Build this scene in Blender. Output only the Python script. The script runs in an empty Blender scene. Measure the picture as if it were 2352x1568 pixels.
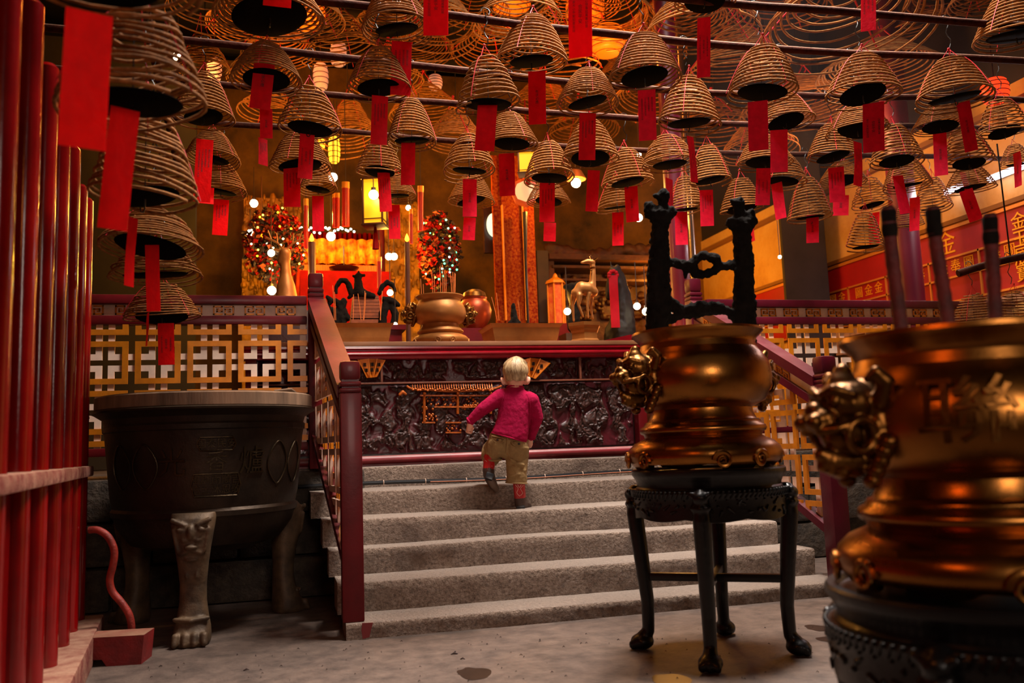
SKY_E=470; FILL_E=9; RED_E=26; LEFT_E=14; WORLD_E=.012; HAZE=.008
import bpy, bmesh, math, random
from mathutils import Vector, Matrix, noise, Euler
V=Vector; R=math.radians; PI=math.pi
SC=bpy.context.scene; COL=SC.collection
random.seed(7)
# ------------------------------------------------------------------ camera
IW,IH,FP=2352.,1568.,1984.2
CZ=.90; YAW,PIT,ROL=R(14.755),R(6.797),R(2.093)
_f=V((math.sin(YAW)*math.cos(PIT),math.cos(YAW)*math.cos(PIT),math.sin(PIT)))
_r0=V((math.cos(YAW),-math.sin(YAW),0)); _u0=_r0.cross(_f)
_r=_r0*math.cos(ROL)-_u0*math.sin(ROL); _u=_r0*math.sin(ROL)+_u0*math.cos(ROL)
EYE=V((0,0,CZ))
def ray(px,py): return _f+_r*((px-IW/2)/FP)+_u*((IH/2-py)/FP)
def at(px,py,D): return EYE+ray(px,py)*D
def at_z(px,py,z):
    d=ray(px,py); return EYE+d*((z-CZ)/d.z)
def at_y(px,py,y):
    d=ray(px,py); return EYE+d*(y/d.y)
def at_x(px,py,x):
    d=ray(px,py); return EYE+d*(x/d.x)
def depth(p): return (V(p)-EYE).dot(_f)
def proj(p):
    v=V(p)-EYE; z=v.dot(_f); return (IW/2+FP*v.dot(_r)/z, IH/2-FP*v.dot(_u)/z)
cd=bpy.data.cameras.new('camera'); co=bpy.data.objects.new('camera',cd); COL.objects.link(co)
cd.sensor_width=36; cd.lens=36*FP/IW; cd.clip_start=.05; cd.clip_end=100
co.matrix_world=Matrix(((_r.x,_u.x,-_f.x,0),(_r.y,_u.y,-_f.y,0),(_r.z,_u.z,-_f.z,CZ),(0,0,0,1)))
cd.dof.use_dof=True; cd.dof.focus_distance=5.2; cd.dof.aperture_fstop=2.3
SC.camera=co
SC.view_settings.view_transform='Standard'; SC.view_settings.look='None'
SC.view_settings.exposure=0.0; SC.view_settings.gamma=1.0; SC.view_settings.use_curve_mapping=False
# ------------------------------------------------------------------ materials
def lin(h):
    if isinstance(h,str):
        h=h.lstrip('#'); c=[int(h[i:i+2],16)/255 for i in (0,2,4)]
    else: c=h
    return tuple(x/12.92 if x<=.04045 else ((x+.055)/1.055)**2.4 for x in c)+(1.,)
MATS={}
def mat(name,col,rough=.5,metal=0.,var=0.,vscale=8.,bump=0.,bscale=40.,emit=None,estr=0.,col2=None,spec=.5,coat=0.,trans=0.,sub=0.,detail=4.,stretch=None,alpha=1.,rvar=0.,glossdust=None,bdist=.02):
    """a procedural material: noise-broken colour, noise bump"""
    if name in MATS: return MATS[name]
    m=bpy.data.materials.new(name); m.use_nodes=True; nt=m.node_tree; b=nt.nodes['Principled BSDF']
    b.inputs['Base Color'].default_value=lin(col); b.inputs['Roughness'].default_value=rough; b.inputs['Metallic'].default_value=metal
    b.inputs['Specular IOR Level'].default_value=spec; b.inputs['Coat Weight'].default_value=coat; b.inputs['Coat Roughness'].default_value=.12
    b.inputs['Transmission Weight'].default_value=trans; b.inputs['Alpha'].default_value=alpha
    if emit: b.inputs['Emission Color'].default_value=lin(emit); b.inputs['Emission Strength'].default_value=estr
    tc=nt.nodes.new('ShaderNodeTexCoord'); vec=tc.outputs['Object']
    if stretch:
        mp=nt.nodes.new('ShaderNodeMapping'); mp.inputs['Scale'].default_value=stretch; nt.links.new(vec,mp.inputs[0]); vec=mp.outputs[0]
    if var>0 or col2 or rvar:
        n=nt.nodes.new('ShaderNodeTexNoise'); n.inputs['Scale'].default_value=vscale; n.inputs['Detail'].default_value=detail; n.inputs['Roughness'].default_value=.6
        nt.links.new(vec,n.inputs['Vector'])
        cr=nt.nodes.new('ShaderNodeValToRGB'); cr.color_ramp.elements[0].position=.35; cr.color_ramp.elements[1].position=.68
        a=lin(col); c2=lin(col2) if col2 else tuple(min(1,x*(1+var)) for x in a[:3])+(1,); a2=a if col2 else tuple(x*(1-var) for x in a[:3])+(1,)
        cr.color_ramp.elements[0].color=a2; cr.color_ramp.elements[1].color=c2
        nt.links.new(n.outputs['Fac'],cr.inputs[0]); nt.links.new(cr.outputs[0],b.inputs['Base Color'])
        if rvar:
            mr=nt.nodes.new('ShaderNodeMapRange'); mr.inputs['To Min'].default_value=max(.02,rough-rvar); mr.inputs['To Max'].default_value=min(1,rough+rvar)
            nt.links.new(n.outputs['Fac'],mr.inputs['Value']); nt.links.new(mr.outputs[0],b.inputs['Roughness'])
    if glossdust:   # dust lying on surfaces that face up
        g=nt.nodes.new('ShaderNodeNewGeometry'); s=nt.nodes.new('ShaderNodeSeparateXYZ'); nt.links.new(g.outputs['Normal'],s.inputs[0])
        mr=nt.nodes.new('ShaderNodeMapRange'); mr.inputs['From Min'].default_value=.35; mr.inputs['From Max'].default_value=.95; mr.inputs['To Max'].default_value=glossdust[1]
        nt.links.new(s.outputs['Z'],mr.inputs['Value'])
        n2=nt.nodes.new('ShaderNodeTexNoise'); n2.inputs['Scale'].default_value=14; nt.links.new(vec,n2.inputs['Vector'])
        mu=nt.nodes.new('ShaderNodeMath'); mu.operation='MULTIPLY'; nt.links.new(mr.outputs[0],mu.inputs[0]); nt.links.new(n2.outputs['Fac'],mu.inputs[1])
        mx=nt.nodes.new('ShaderNodeMix'); mx.data_type='RGBA'
        src=b.inputs['Base Color'].links[0].from_socket if b.inputs['Base Color'].links else None
        nt.links.new(mu.outputs[0],mx.inputs['Factor'])
        if src: nt.links.new(src,mx.inputs['A'])
        else: mx.inputs['A'].default_value=lin(col)
        mx.inputs['B'].default_value=lin(glossdust[0]); nt.links.new(mx.outputs['Result'],b.inputs['Base Color'])
    if bump>0:
        n=nt.nodes.new('ShaderNodeTexNoise'); n.inputs['Scale'].default_value=bscale; n.inputs['Detail'].default_value=5; n.inputs['Roughness'].default_value=.65
        nt.links.new(vec,n.inputs['Vector'])
        bp=nt.nodes.new('ShaderNodeBump'); bp.inputs['Strength'].default_value=bump; bp.inputs['Distance'].default_value=bdist
        nt.links.new(n.outputs['Fac'],bp.inputs['Height']); nt.links.new(bp.outputs[0],b.inputs['Normal'])
    MATS[name]=m; return m
def glow(name,col,s): return mat(name,col,.4,emit=col,estr=s)
# ------------------------------------------------------------------ mesh builder
class MB:
    def __init__(s): s.v=[]; s.f=[]; s.m=[]; s.mi=0; s.M=Matrix()
    def add(s,vs,fs):
        b=len(s.v); s.v+= [s.M@V(p) for p in vs]; s.f+=[tuple(b+i for i in f) for f in fs]; s.m+=[s.mi]*len(fs); return s
    def box(s,c,d,rot=None,bev=0.):
        x,y,z=d[0]/2,d[1]/2,d[2]/2; c=V(c)
        if bev<=0:
            p=[V((sx*x,sy*y,sz*z)) for sx in(-1,1) for sy in(-1,1) for sz in(-1,1)]
            f=[(0,1,3,2),(4,6,7,5),(0,4,5,1),(2,3,7,6),(0,2,6,4),(1,5,7,3)]
        else:
            bm=bmesh.new(); bmesh.ops.create_cube(bm,size=1,matrix=Matrix.Diagonal((d[0],d[1],d[2],1)))
            bmesh.ops.bevel(bm,geom=list(bm.edges)[:],offset=min(bev,min(d)*.45),segments=2,affect='EDGES',profile=.6)
            bm.verts.index_update(); p=[v.co.copy() for v in bm.verts]; f=[tuple(v.index for v in q.verts) for q in bm.faces]; bm.free()
        if rot is not None: p=[rot@q for q in p]
        return s.add([c+q for q in p],f)
    def bar(s,a,b,w,h,up=(0,0,1),bev=0.):
        """a box from a to b, w across, h along up"""
        a,b=V(a),V(b); t=b-a; L=t.length; t=t.normalized(); x=t.cross(V(up)).normalized(); u=x.cross(t)
        rot=Matrix((x,t,u)).transposed()
        return s.box((a+b)/2,(w,L,h),rot,bev)
    def tube(s,pts,r,n=6,closed=False,cap=True):
        pts=[V(p) for p in pts]; k=len(pts); rs=r if hasattr(r,'__len__') else [r]*k
        vs=[];fs=[]; px=None
        for i,p in enumerate(pts):
            if closed: t=pts[(i+1)%k]-pts[i-1]
            else: t=pts[min(i+1,k-1)]-pts[max(i-1,0)]
            if t.length<1e-9: t=V((0,0,1))
            t.normalize()
            if px is None:
                px=t.orthogonal().normalized()
            px=(px-t*px.dot(t))
            if px.length<1e-6: px=t.orthogonal()
            px.normalize(); py=t.cross(px)
            for j in range(n):
                a=2*PI*j/n; vs.append(p+(px*math.cos(a)+py*math.sin(a))*rs[i])
        for i in range(k if closed else k-1):
            i2=(i+1)%k
            for j in range(n):
                j2=(j+1)%n; fs.append((i*n+j,i*n+j2,i2*n+j2,i2*n+j))
        if cap and not closed:
            fs.append(tuple(range(n))[::-1]); fs.append(tuple((k-1)*n+j for j in range(n)))
        return s.add(vs,fs)
    def lathe(s,prof,n=32,c=(0,0,0),a0=0,a1=2*PI,mod=None):
        full=abs(a1-a0)>2*PI-1e-4; k=len(prof); vs=[];fs=[]; N=n if full else n+1; c=V(c)
        for i in range(N):
            a=a0+(a1-a0)*i/n; ca,sa=math.cos(a),math.sin(a)
            for j,(r,z) in enumerate(prof):
                if mod: r,z=mod(a,j,r,z)
                vs.append(c+V((r*ca,r*sa,z)))
        for i in range(n):
            i2=(i+1)%N
            for j in range(k-1): fs.append((i*k+j,i2*k+j,i2*k+j+1,i*k+j+1))
        return s.add(vs,fs)
    def ball(s,c,r,n=12,m=8,rot=None):
        if not hasattr(r,'__len__'): r=(r,r,r)
        vs=[V((0,0,1))]+[V((math.sin(PI*i/m)*math.cos(2*PI*j/n),math.sin(PI*i/m)*math.sin(2*PI*j/n),math.cos(PI*i/m))) for i in range(1,m) for j in range(n)]+[V((0,0,-1))]
        fs=[(0,1+j,1+(j+1)%n) for j in range(n)]
        for i in range(m-2):
            for j in range(n):
                j2=(j+1)%n; a=1+i*n; fs.append((a+j,a+n+j,a+n+j2,a+j2))
        a=1+(m-2)*n; l=len(vs)-1
        fs+=[(l,a+(j+1)%n,a+j) for j in range(n)]
        vs=[V((p.x*r[0],p.y*r[1],p.z*r[2])) for p in vs]
        if rot is not None: vs=[rot@p for p in vs]
        return s.add([V(c)+p for p in vs],fs)
    def limb(s,pts,rs,n=12):
        """a tapered chain of round-ended segments, for remeshing into one surface"""
        pts=[V(p) for p in pts]; P=[];Q=[]
        for i in range(len(pts)-1):
            m=max(1,int((pts[i+1]-pts[i]).length/(.6*max(min(rs[i],rs[i+1]),.004))))
            for j in range(m): t=j/m; P.append(pts[i].lerp(pts[i+1],t)); Q.append(rs[i]*(1-t)+rs[i+1]*t)
        P.append(pts[-1]);Q.append(rs[-1])
        s.tube(P,Q,n)
        s.ball(pts[0],rs[0],n,8); s.ball(pts[-1],rs[-1],n,8)
        for p,r in zip(pts[1:-1],rs[1:-1]): s.ball(p,r,n,8)
        return s
    def loft(s,rings,n=28,pw=2.0):
        """rings: (centre, x half-axis, y half-axis) - a closed skin through (super)ellipses"""
        vs=[];fs=[];k=len(rings)
        for c,x,y in rings:
            for i in range(n):
                a=2*PI*i/n; ca,sa=math.cos(a),math.sin(a)
                ca=math.copysign(abs(ca)**(2/pw),ca); sa=math.copysign(abs(sa)**(2/pw),sa); vs.append(V(c)+V(x)*ca+V(y)*sa)
        for i in range(k-1):
            for j in range(n): j2=(j+1)%n; fs.append((i*n+j,i*n+j2,(i+1)*n+j2,(i+1)*n+j))
        fs.append(tuple(range(n))[::-1]); fs.append(tuple((k-1)*n+j for j in range(n)))
        return s.add(vs,fs)
    def prism(s,poly,o,ex,ey,ez,d):
        """2D outline poly in the plane o+ex*x+ey*y, pushed d along ez"""
        o,ex,ey,ez=V(o),V(ex),V(ey),V(ez); k=len(poly)
        a=[o+ex*x+ey*y for x,y in poly]; b=[p+ez*d for p in a]
        return s.add(a+b,[tuple(range(k))[::-1],tuple(range(k,2*k))]+[(i,(i+1)%k,k+(i+1)%k,k+i) for i in range(k)])
    def mesh(s,name,mats,smooth=False,inv=None,auto=None):
        me=bpy.data.meshes.new(name); vs=s.v if inv is None else [inv@p for p in s.v]
        me.from_pydata([tuple(p) for p in vs],[],s.f); me.validate(verbose=False)
        for m in (mats if isinstance(mats,(list,tuple)) else [mats]): me.materials.append(m)
        if len(s.m)==len(me.polygons): me.polygons.foreach_set('material_index',s.m)
        bm=bmesh.new(); bm.from_mesh(me); bmesh.ops.recalc_face_normals(bm,faces=bm.faces); bm.to_mesh(me); bm.free()
        if smooth: me.polygons.foreach_set('use_smooth',[True]*len(me.polygons))
        if smooth and auto: me.set_sharp_from_angle(angle=R(auto))
        me.update(); return me
    def build(s,name,mats,parent=None,smooth=False,auto=40,world=True):
        inv=mw(parent).inverted() if (parent is not None and world) else None
        o=bpy.data.objects.new(name,s.mesh(name,mats,smooth,inv,auto)); COL.objects.link(o); o.parent=parent; return o
def mw(o):
    m=Matrix.LocRotScale(o.location,o.rotation_euler,o.scale)
    return mw(o.parent)@m if o.parent else m
def put(me,name,parent=None,loc=(0,0,0),rot=(0,0,0),scale=(1,1,1)):
    o=bpy.data.objects.new(name,me); COL.objects.link(o); o.parent=parent; o.location=loc; o.rotation_euler=rot; o.scale=scale if hasattr(scale,'__len__') else (scale,)*3; return o
def tag(o,label,cat,group=None,kind=None):
    o['label']=label
    if cat: o['category']=cat
    if group: o['group']=group
    if kind: o['kind']=kind
    return o
def thing(name,label,cat,loc=(0,0,0),rz=0.,group=None):
    o=bpy.data.objects.new(name,None); COL.objects.link(o); o.location=loc; o.rotation_euler=(0,0,rz); o.empty_display_size=.1
    return tag(o,label,cat,group)
def struct(o): o['kind']='structure'; return o
def blob(mb,voxel,smooth=4,disp=0.,dscale=20.,name='blob',mats=None):
    """closed pieces fused into ONE continuous skin (voxel remesh + smoothing), returned as an MB-like mesh"""
    me=mb.mesh('tmp',mats or []); o=bpy.data.objects.new('tmp',me); COL.objects.link(o)
    r=o.modifiers.new('r','REMESH'); r.mode='VOXEL'; r.voxel_size=voxel; r.use_smooth_shade=True
    if smooth: q=o.modifiers.new('s','SMOOTH'); q.iterations=smooth; q.factor=.5
    dg=bpy.context.evaluated_depsgraph_get(); dg.update()
    me2=bpy.data.meshes.new_from_object(o.evaluated_get(dg)); me2.name=name
    bpy.data.objects.remove(o); bpy.data.meshes.remove(me)
    if disp:
        nn=[v.normal.copy() for v in me2.vertices]
        for v,n in zip(me2.vertices,nn): v.co+=n*disp*(noise.noise(v.co*dscale)+.5*noise.noise(v.co*dscale*2.3))
    me2.polygons.foreach_set('use_smooth',[True]*len(me2.polygons)); me2.update(); return me2
def blobobj(mb,name,m,parent=None,voxel=.01,smooth=4,disp=0.,dscale=20.):
    me=blob(mb,voxel,smooth,disp,dscale,name); me.materials.clear(); me.materials.append(m)
    if parent is not None: me.transform(mw(parent).inverted())
    return put(me,name,parent)
def text_mesh(txt,size=1.,depth=0.,name='writing',spacing=1.):
    c=bpy.data.curves.new('t','FONT'); c.body=txt; c.size=size; c.extrude=depth; c.align_x='CENTER'; c.align_y='CENTER'; c.space_line=spacing; c.resolution_u=2
    o=bpy.data.objects.new('t',c); COL.objects.link(o); dg=bpy.context.evaluated_depsgraph_get(); dg.update()
    me=bpy.data.meshes.new_from_object(o.evaluated_get(dg)); me.name=name
    vs=[v.co.copy() for v in me.vertices]; fs=[tuple(p.vertices) for p in me.polygons]
    bpy.data.objects.remove(o); bpy.data.curves.remove(c); bpy.data.meshes.remove(me); return vs,fs
def copy_tree(o,parent=None):
    c=o.copy(); COL.objects.link(c); c.parent=parent
    for ch in [x for x in bpy.data.objects if x.parent==o]: copy_tree(ch,c)
    return c
ORD=['first','second','third','fourth','fifth','sixth','seventh','eighth','ninth','tenth','eleventh','twelfth','thirteenth','fourteenth','fifteenth','sixteenth','seventeenth','eighteenth','nineteenth','twentieth','twenty-first','twenty-second','twenty-third','twenty-fourth','twenty-fifth','twenty-sixth','twenty-seventh','twenty-eighth','twenty-ninth','thirtieth','thirty-first','thirty-second','thirty-third','thirty-fourth','thirty-fifth','thirty-sixth','thirty-seventh','thirty-eighth','thirty-ninth','fortieth','forty-first']
# palette
redlac=mat('red_lacquer','#5a060d',.42,spec=.22,coat=.06,var=.25,vscale=5,bump=.05,bscale=60,glossdust=('#8a5a58',.22))
redlac2=mat('red_lacquer_fence','#7c0406',.18,coat=.35,var=.25,vscale=4,bump=.05,bscale=30)
pinkred=mat('red_lacquer_faded','#50081a',.42,spec=.22,coat=.06,var=.2,vscale=5,bump=.06,bscale=50,glossdust=('#a88a86',.22))
goldpaint=mat('gold_paint','#c9760f',.4,metal=.25,var=.2,vscale=10)
whitepaint=mat('white_paint','#e6c8b2',.6,var=.12,vscale=9,bump=.05)
darkwood=mat('dark_carved_wood','#2a0d0c',.35,var=.3,vscale=12,bump=.2,bscale=30,coat=.3)
blackwood=mat('black_wood','#080708',.36,spec=.3,var=.4,vscale=10,bump=.12,bscale=35,coat=.15,glossdust=('#4b4a50',.12))
brass=mat('polished_brass','#935f2a',.29,metal=1.,var=.3,vscale=3.5,bump=.05,bscale=12,rvar=.12)
brassdull=mat('dull_brass','#a4682e',.5,metal=.55,var=.2,vscale=6,bump=.05,bscale=25)
brassdark=mat('dark_brass_relief','#6c451e',.36,metal=1.,var=.35,vscale=9,bump=.08,bscale=30)
bronze=mat('old_bronze','#30241a',.5,metal=.7,var=.4,vscale=5,bump=.15,bscale=30,glossdust=('#6f5a44',.55))
granite=None
gold=mat('gilt','#d78a1c',.3,metal=.9,var=.25,vscale=18,bump=.3,bscale=40)
redcloth=mat('red_cloth','#720406',.8,spec=.08,var=.2,vscale=8,bump=.1)
blackm=mat('char_black','#14100d',.95,spec=.12,var=.4,vscale=20,bump=.4,bscale=60)
# ------------------------------------------------------------------ the setting
def ramp_mat(name,c1,c2,c3,scale,bump,bscale,rough=.8,stain=None,bdist=.02,dust=None):
    m=mat(name,c1,rough,bump=bump,bscale=bscale,bdist=bdist); nt=m.node_tree; b=nt.nodes['Principled BSDF']; tc=[n for n in nt.nodes if n.type=='TEX_COORD'][0]
    n=nt.nodes.new('ShaderNodeTexNoise'); n.inputs['Scale'].default_value=scale; n.inputs['Detail'].default_value=8; n.inputs['Roughness'].default_value=.7; nt.links.new(tc.outputs['Object'],n.inputs['Vector'])
    cr=nt.nodes.new('ShaderNodeValToRGB'); e=cr.color_ramp.elements; e[0].position=.3; e[0].color=lin(c1); e[1].position=.72; e[1].color=lin(c3); x=e.new(.5); x.color=lin(c2)
    nt.links.new(n.outputs['Fac'],cr.inputs[0]); out=cr.outputs[0]
    if stain:
        n2=nt.nodes.new('ShaderNodeTexNoise'); n2.inputs['Scale'].default_value=stain[1]; n2.inputs['Detail'].default_value=3; nt.links.new(tc.outputs['Object'],n2.inputs['Vector'])
        r2=nt.nodes.new('ShaderNodeValToRGB'); r2.color_ramp.elements[0].position=stain[2]; r2.color_ramp.elements[1].position=stain[2]+.14; nt.links.new(n2.outputs['Fac'],r2.inputs[0])
        mx=nt.nodes.new('ShaderNodeMix'); mx.data_type='RGBA'; nt.links.new(r2.outputs[0],mx.inputs['Factor']); nt.links.new(out,mx.inputs['A']); mx.inputs['B'].default_value=lin(stain[0]); out=mx.outputs['Result']
    if dust:     # footworn, dusty tops, also lightened for the light falling on the treads
        g=nt.nodes.new('ShaderNodeNewGeometry'); s=nt.nodes.new('ShaderNodeSeparateXYZ'); nt.links.new(g.outputs['Normal'],s.inputs[0])
        mr=nt.nodes.new('ShaderNodeMapRange'); mr.inputs['From Min'].default_value=.6; mr.inputs['From Max'].default_value=.97; mr.inputs['To Max'].default_value=dust[1]; nt.links.new(s.outputs['Z'],mr.inputs['Value'])
        mx=nt.nodes.new('ShaderNodeMix'); mx.data_type='RGBA'; nt.links.new(mr.outputs[0],mx.inputs['Factor']); nt.links.new(out,mx.inputs['A']); mx.inputs['B'].default_value=lin(dust[0]); out=mx.outputs['Result']
    nt.links.new(out,b.inputs['Base Color']); return m
granite=ramp_mat('granite','#57463a','#9c8472','#c2ab98',55,1.,60,.85,('#6a5548',2.2,.58),.05,('#cdbcae',.55))
concrete=ramp_mat('worn_concrete','#3a2f29','#5a4b42','#715f53',9,.35,45,.6,('#281e19',1.3,.60))
stone=ramp_mat('dark_stone','#1d1712','#3a2f25','#54463a',16,1.,20,.9,('#15100c',3,.55))
plaster_b=ramp_mat('ochre_plaster','#3a2806','#6a480c','#8a6014',1.6,.1,30,.8,('#241808',.9,.6))
plaster_r=ramp_mat('yellow_plaster','#b98436','#d7a75a','#e6c486',1.2,.06,30,.8)
soot=mat('sooty_timber','#120c0a',.8,var=.4,vscale=6)
m=MB(); N=60
m.box((1.5,2.2,-.1),(9,8.4,.2)); struct(m.build('floor',concrete))
PZ=.792
# platform behind the steps, with its rough stone face
m=MB(); m.box((1,8.75,PZ/2),(12,6.0,PZ)); struct(m.build('floor_platform',stone))
m=MB()
for i in range(16):          # courses of rough blocks below the left railing
    for j in range(3):
        x0=-4.0+i*.5+(j%2)*.22
        if x0>.12 and x0<2.7: continue
        m.box((x0+.24,5.72,.13+j*.262),(.485,.10,.25),bev=.025)
struct(m.build('wall_platform',stone,smooth=True))
m=MB(); m.box((1,11.6,3.4),(12,.2,5.4)); struct(m.build('wall_back',plaster_b))
WX=6.0
m=MB(); m.box((WX+.1,5.6,1.9),(.2,12.2,3.8)); struct(m.build('wall_right',plaster_r))
m=MB(); m.box((WX+.12,5.6,5.05),(.2,12.2,2.5)); struct(m.build('wall_upper_right',mat('dark_plum_haze','#1c1020',.7,var=.4,vscale=4)))  # upper wall coloured for the dark purple haze there
m=MB(); m.box((-2.35,9.3,3.0),(2.9,.12,4.4)); struct(m.build('wall_shade_sheet',mat('dark_olive_shade','#1d1607',.8,var=.4,vscale=3)))  # added dark sheet, keeps the left back wall from looking lit
m=MB(); m.box((-3.6,5.0,3.2),(.2,13.4,6.4)); struct(m.build('wall_left',plaster_b))
m=MB()                        # ceiling of dark timber round a skylight
sx0,sx1,sy0,sy1=.2,4.6,1.2,4.6
for c,d in (((1.2,-.4,6.3),(9.8,3.2,.15)),((1.2,8.2,6.3),(9.8,7.2,.15)),((-1.7,2.9,6.3),(3.8,3.4,.15)),((5.35,2.9,6.3),(1.5,3.4,.15))): m.box(c,d)
struct(m.build('ceiling',soot))
for k in range(6):
    m=MB(); m.tube([(-3.5,5.6+k*1.05,6.0),(5.95,5.6+k*1.05,6.0)],.09,10); struct(m.build('trim_%d'%(k+1),soot,smooth=True))
# ------------------------------------------------------------------ stone steps
SY=[5.716,5.294,5.005,4.855,4.587,4.322]; SZ=[.792,.656,.513,.371,.231,.079]
SL=[-1.6,.135,.19,.215,.245,.27]; SR=[4.6,2.80,2.85,2.93,3.0,3.75]
names=['topmost granite step, directly below the carved altar front','granite step with the black cable lying along its back','granite step the toddler is standing on','granite step directly below the one the toddler stands on','granite step with a dark worn hollow at its left','lowest and widest granite step, barely above the floor']
def step_mesh(k):
    x0,x1,y,zt=SL[k],SR[k],SY[k],SZ[k]; zb=(SZ[k+1]-.004 if k<5 else -.01); yb=SY[k-1]+.03 if k>0 else y+.35
    prof=[(yb,zt),(y+.10,zt),(y+.04,zt-.0005),(y+.014,zt-.002),(y+.004,zt-.006),(y,zt-.014)]
    for t in (.25,.5,.75,1.): prof.append((y+.004*t,zt-.014-(zt-.014-zb)*t))
    m=MB(); n=170; vs=[];fs=[]; K=len(prof)
    for i in range(n+1):
        x=x0+(x1-x0)*i/n
        for j,(py,pz) in enumerate(prof):
            g=noise.noise(V((x*1.3,k*7.,.2)))*.012+noise.noise(V((x*9,k*3+py*9,pz*9)))*.005+noise.noise(V((x*31,k*3+py*31,pz*31)))*.0025
            dz=noise.noise(V((x*1.1,k*5+2,0)))*.007*(1 if j<6 else 0)
            vs.append((x,py+(g if j>1 else 0),pz+dz+ (noise.noise(V((x*25,py*25,k)))*.0015 if j<3 else 0)))
    for i in range(n):
        for j in range(K-1): fs.append((i*K+j,(i+1)*K+j,(i+1)*K+j+1,i*K+j+1))
    vs2=[(x0,yb,zb),(x1,yb,zb)]; b=len(vs)
    fs.append(tuple(range(K))[::-1]+(b,)); fs.append(tuple(n*K+j for j in range(K))+(b+1,))
    m.add(vs+vs2,fs); return m
for k in range(6):
    o=step_mesh(k).build('stone_step',granite,smooth=True,auto=50); struct(o); o['label']=names[k]
# black cable clipped along the second step
cab=thing('cable','black cable with thin coloured wires lying along the step below the altar','cable',(.0,5.62,.66))
def cab_pt(x): return V((x,5.645-.012*math.sin(x*2.1)-.03*(x-1.5)*.3,.683+.006*math.sin(x*3.3)+ (0 if x>0 else .08*-x)))
m=MB(); m.tube([cab_pt(-.6+i*.06) for i in range(58)],.0125,8); m.build('cable_sheath',mat('black_rubber','#0c0d10',.35),cab,True)
m=MB(); m.tube([cab_pt(.9+i*.06)+V((0,-.016,-.004)) for i in range(33)],.003,6); m.build('orange_wire',mat('orange_plastic','#a8561a',.5),cab,True)['label']='thin orange wire tied under the cable'
for i in range(8):
    m=MB(); p=cab_pt(.6+i*.27); m.tube([p+V((0,.016*math.cos(a),.016*math.sin(a))) for a in [2*PI*q/10 for q in range(10)]],.0025,5,closed=True); m.build('cable_tie',whitepaint,cab,True)
# stains and litter on the floor
stm=mat('wet_stain','#2a1c14',.35,var=.3,vscale=8)
for px,py,w,d,lab in ((1088,1546,.13,.10,'dark brown stain on the floor in front of the steps'),(1545,1562,.14,.09,'dark wet stain on the floor before the tall black stool'),(1878,1442,.10,.07,'small dark stain on the floor right of the tall stool, nearer the steps'),(1905,1468,.11,.06,'small dark stain on the floor right of the tall stool, nearer the camera')):
    c=at_z(px,py,0); m=MB(); P=[]
    for i in range(28):
        a=2*PI*i/28; k=1+.28*noise.noise(V((math.cos(a)*1.5,math.sin(a)*1.5,px*.1))); P.append((c.x+w*.5*k*math.cos(a),c.y+d*k*math.sin(a)))
    m.prism(P,(0,0,0),(1,0,0),(0,1,0),(0,0,1),.0012); o=m.build('floor_stain',stm); tag(o,lab,'stain')
m=MB(); rnd=random.Random(17)
for i in range(150):
    c=at_z(rnd.uniform(330,1900),rnd.uniform(1440,1566),0) if i>8 else at_z([1050,1058,1045,398,410,430,372,560,1240][i],[1502,1514,1498,1500,1515,1494,1530,1540,1470][i],0)
    if c.y>4.25 or c.y<1.8: continue
    a=rnd.uniform(0,6); L=rnd.uniform(.004,.012) if i>8 else rnd.uniform(.015,.03)
    d=V((math.cos(a),math.sin(a),0)); m.limb([c+V((0,0,.002)),c+d*L*.5+V((0,0,.006)),c+d*L+V((0,0,.002))],[L*.12,L*.16,L*.06],5)
o=m.build('floor_litter',mat('dry_litter','#2a140e',.8,var=.3),None,True); tag(o,'scattered dark flakes and ash bits on the concrete floor','litter',None,'stuff')
m=MB(); c=at_z(846,1437,.079); m.prism([(-.02,.0),(.012,.006),(.02,.04),(.03,.072),(-.022,.074),(-.026,.04)],(c.x,SY[5]-.001,.004),(1,0,0),(0,0,1),(0,-1,0),.004); o=m.build('paint_smear',mat('red_paint_smear','#6a0a0c',.6)); tag(o,'red paint smear on the lowest step beside the left newel post','paint')
# ------------------------------------------------------------------ lattice and key-pattern boards
def clip_rect(poly_top):  pass
def ring_grid(mb,o,ex,ey,ez,x0,x1,y0,y1,pitch,outer,band,th,ox,oy,top=None,bot=None):
    """square rings on a staggered grid in the plane o+ex*x+ey*y, cut at the panel's edges (top/bot: functions of x)"""
    i0=int((x0-ox)/pitch)-1; i1=int((x1-ox)/pitch)+2; j0=int((y0-oy)/pitch)-2; j1=int((y1-oy)/pitch)+2
    def strip(a,b,c,d):
        a,b=max(a,x0),min(b,x1)
        if b-a<1e-3: return
        n=1 if (top is None) else max(1,int((b-a)/.03))
        for q in range(n):
            u0,u1=a+(b-a)*q/n,a+(b-a)*(q+1)/n
            t0,t1=(y1,y1) if top is None else (top(u0),top(u1)); s0,s1=(y0,y0) if bot is None else (bot(u0),bot(u1))
            c0,c1,d0,d1=max(c,s0),max(c,s1),min(d,t0),min(d,t1)
            if d0-c0<=1e-4 and d1-c1<=1e-4: continue
            d0=max(d0,c0);d1=max(d1,c1)
            mb.prism([(u0,c0),(u1,c1),(u1,d1),(u0,d0)],o,ex,ey,ez,th)
    for i in range(i0,i1+1):
        for j in range(j0,j1+1):
            cx,cy,h=ox+i*pitch,oy+j*pitch,outer/2
            strip(cx-h,cx+h,cy+h-band,cy+h); strip(cx-h,cx+h,cy-h,cy-h+band)
            strip(cx-h,cx-h+band,cy-h+band,cy+h-band); strip(cx+h-band,cx+h,cy-h+band,cy+h-band)
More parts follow.
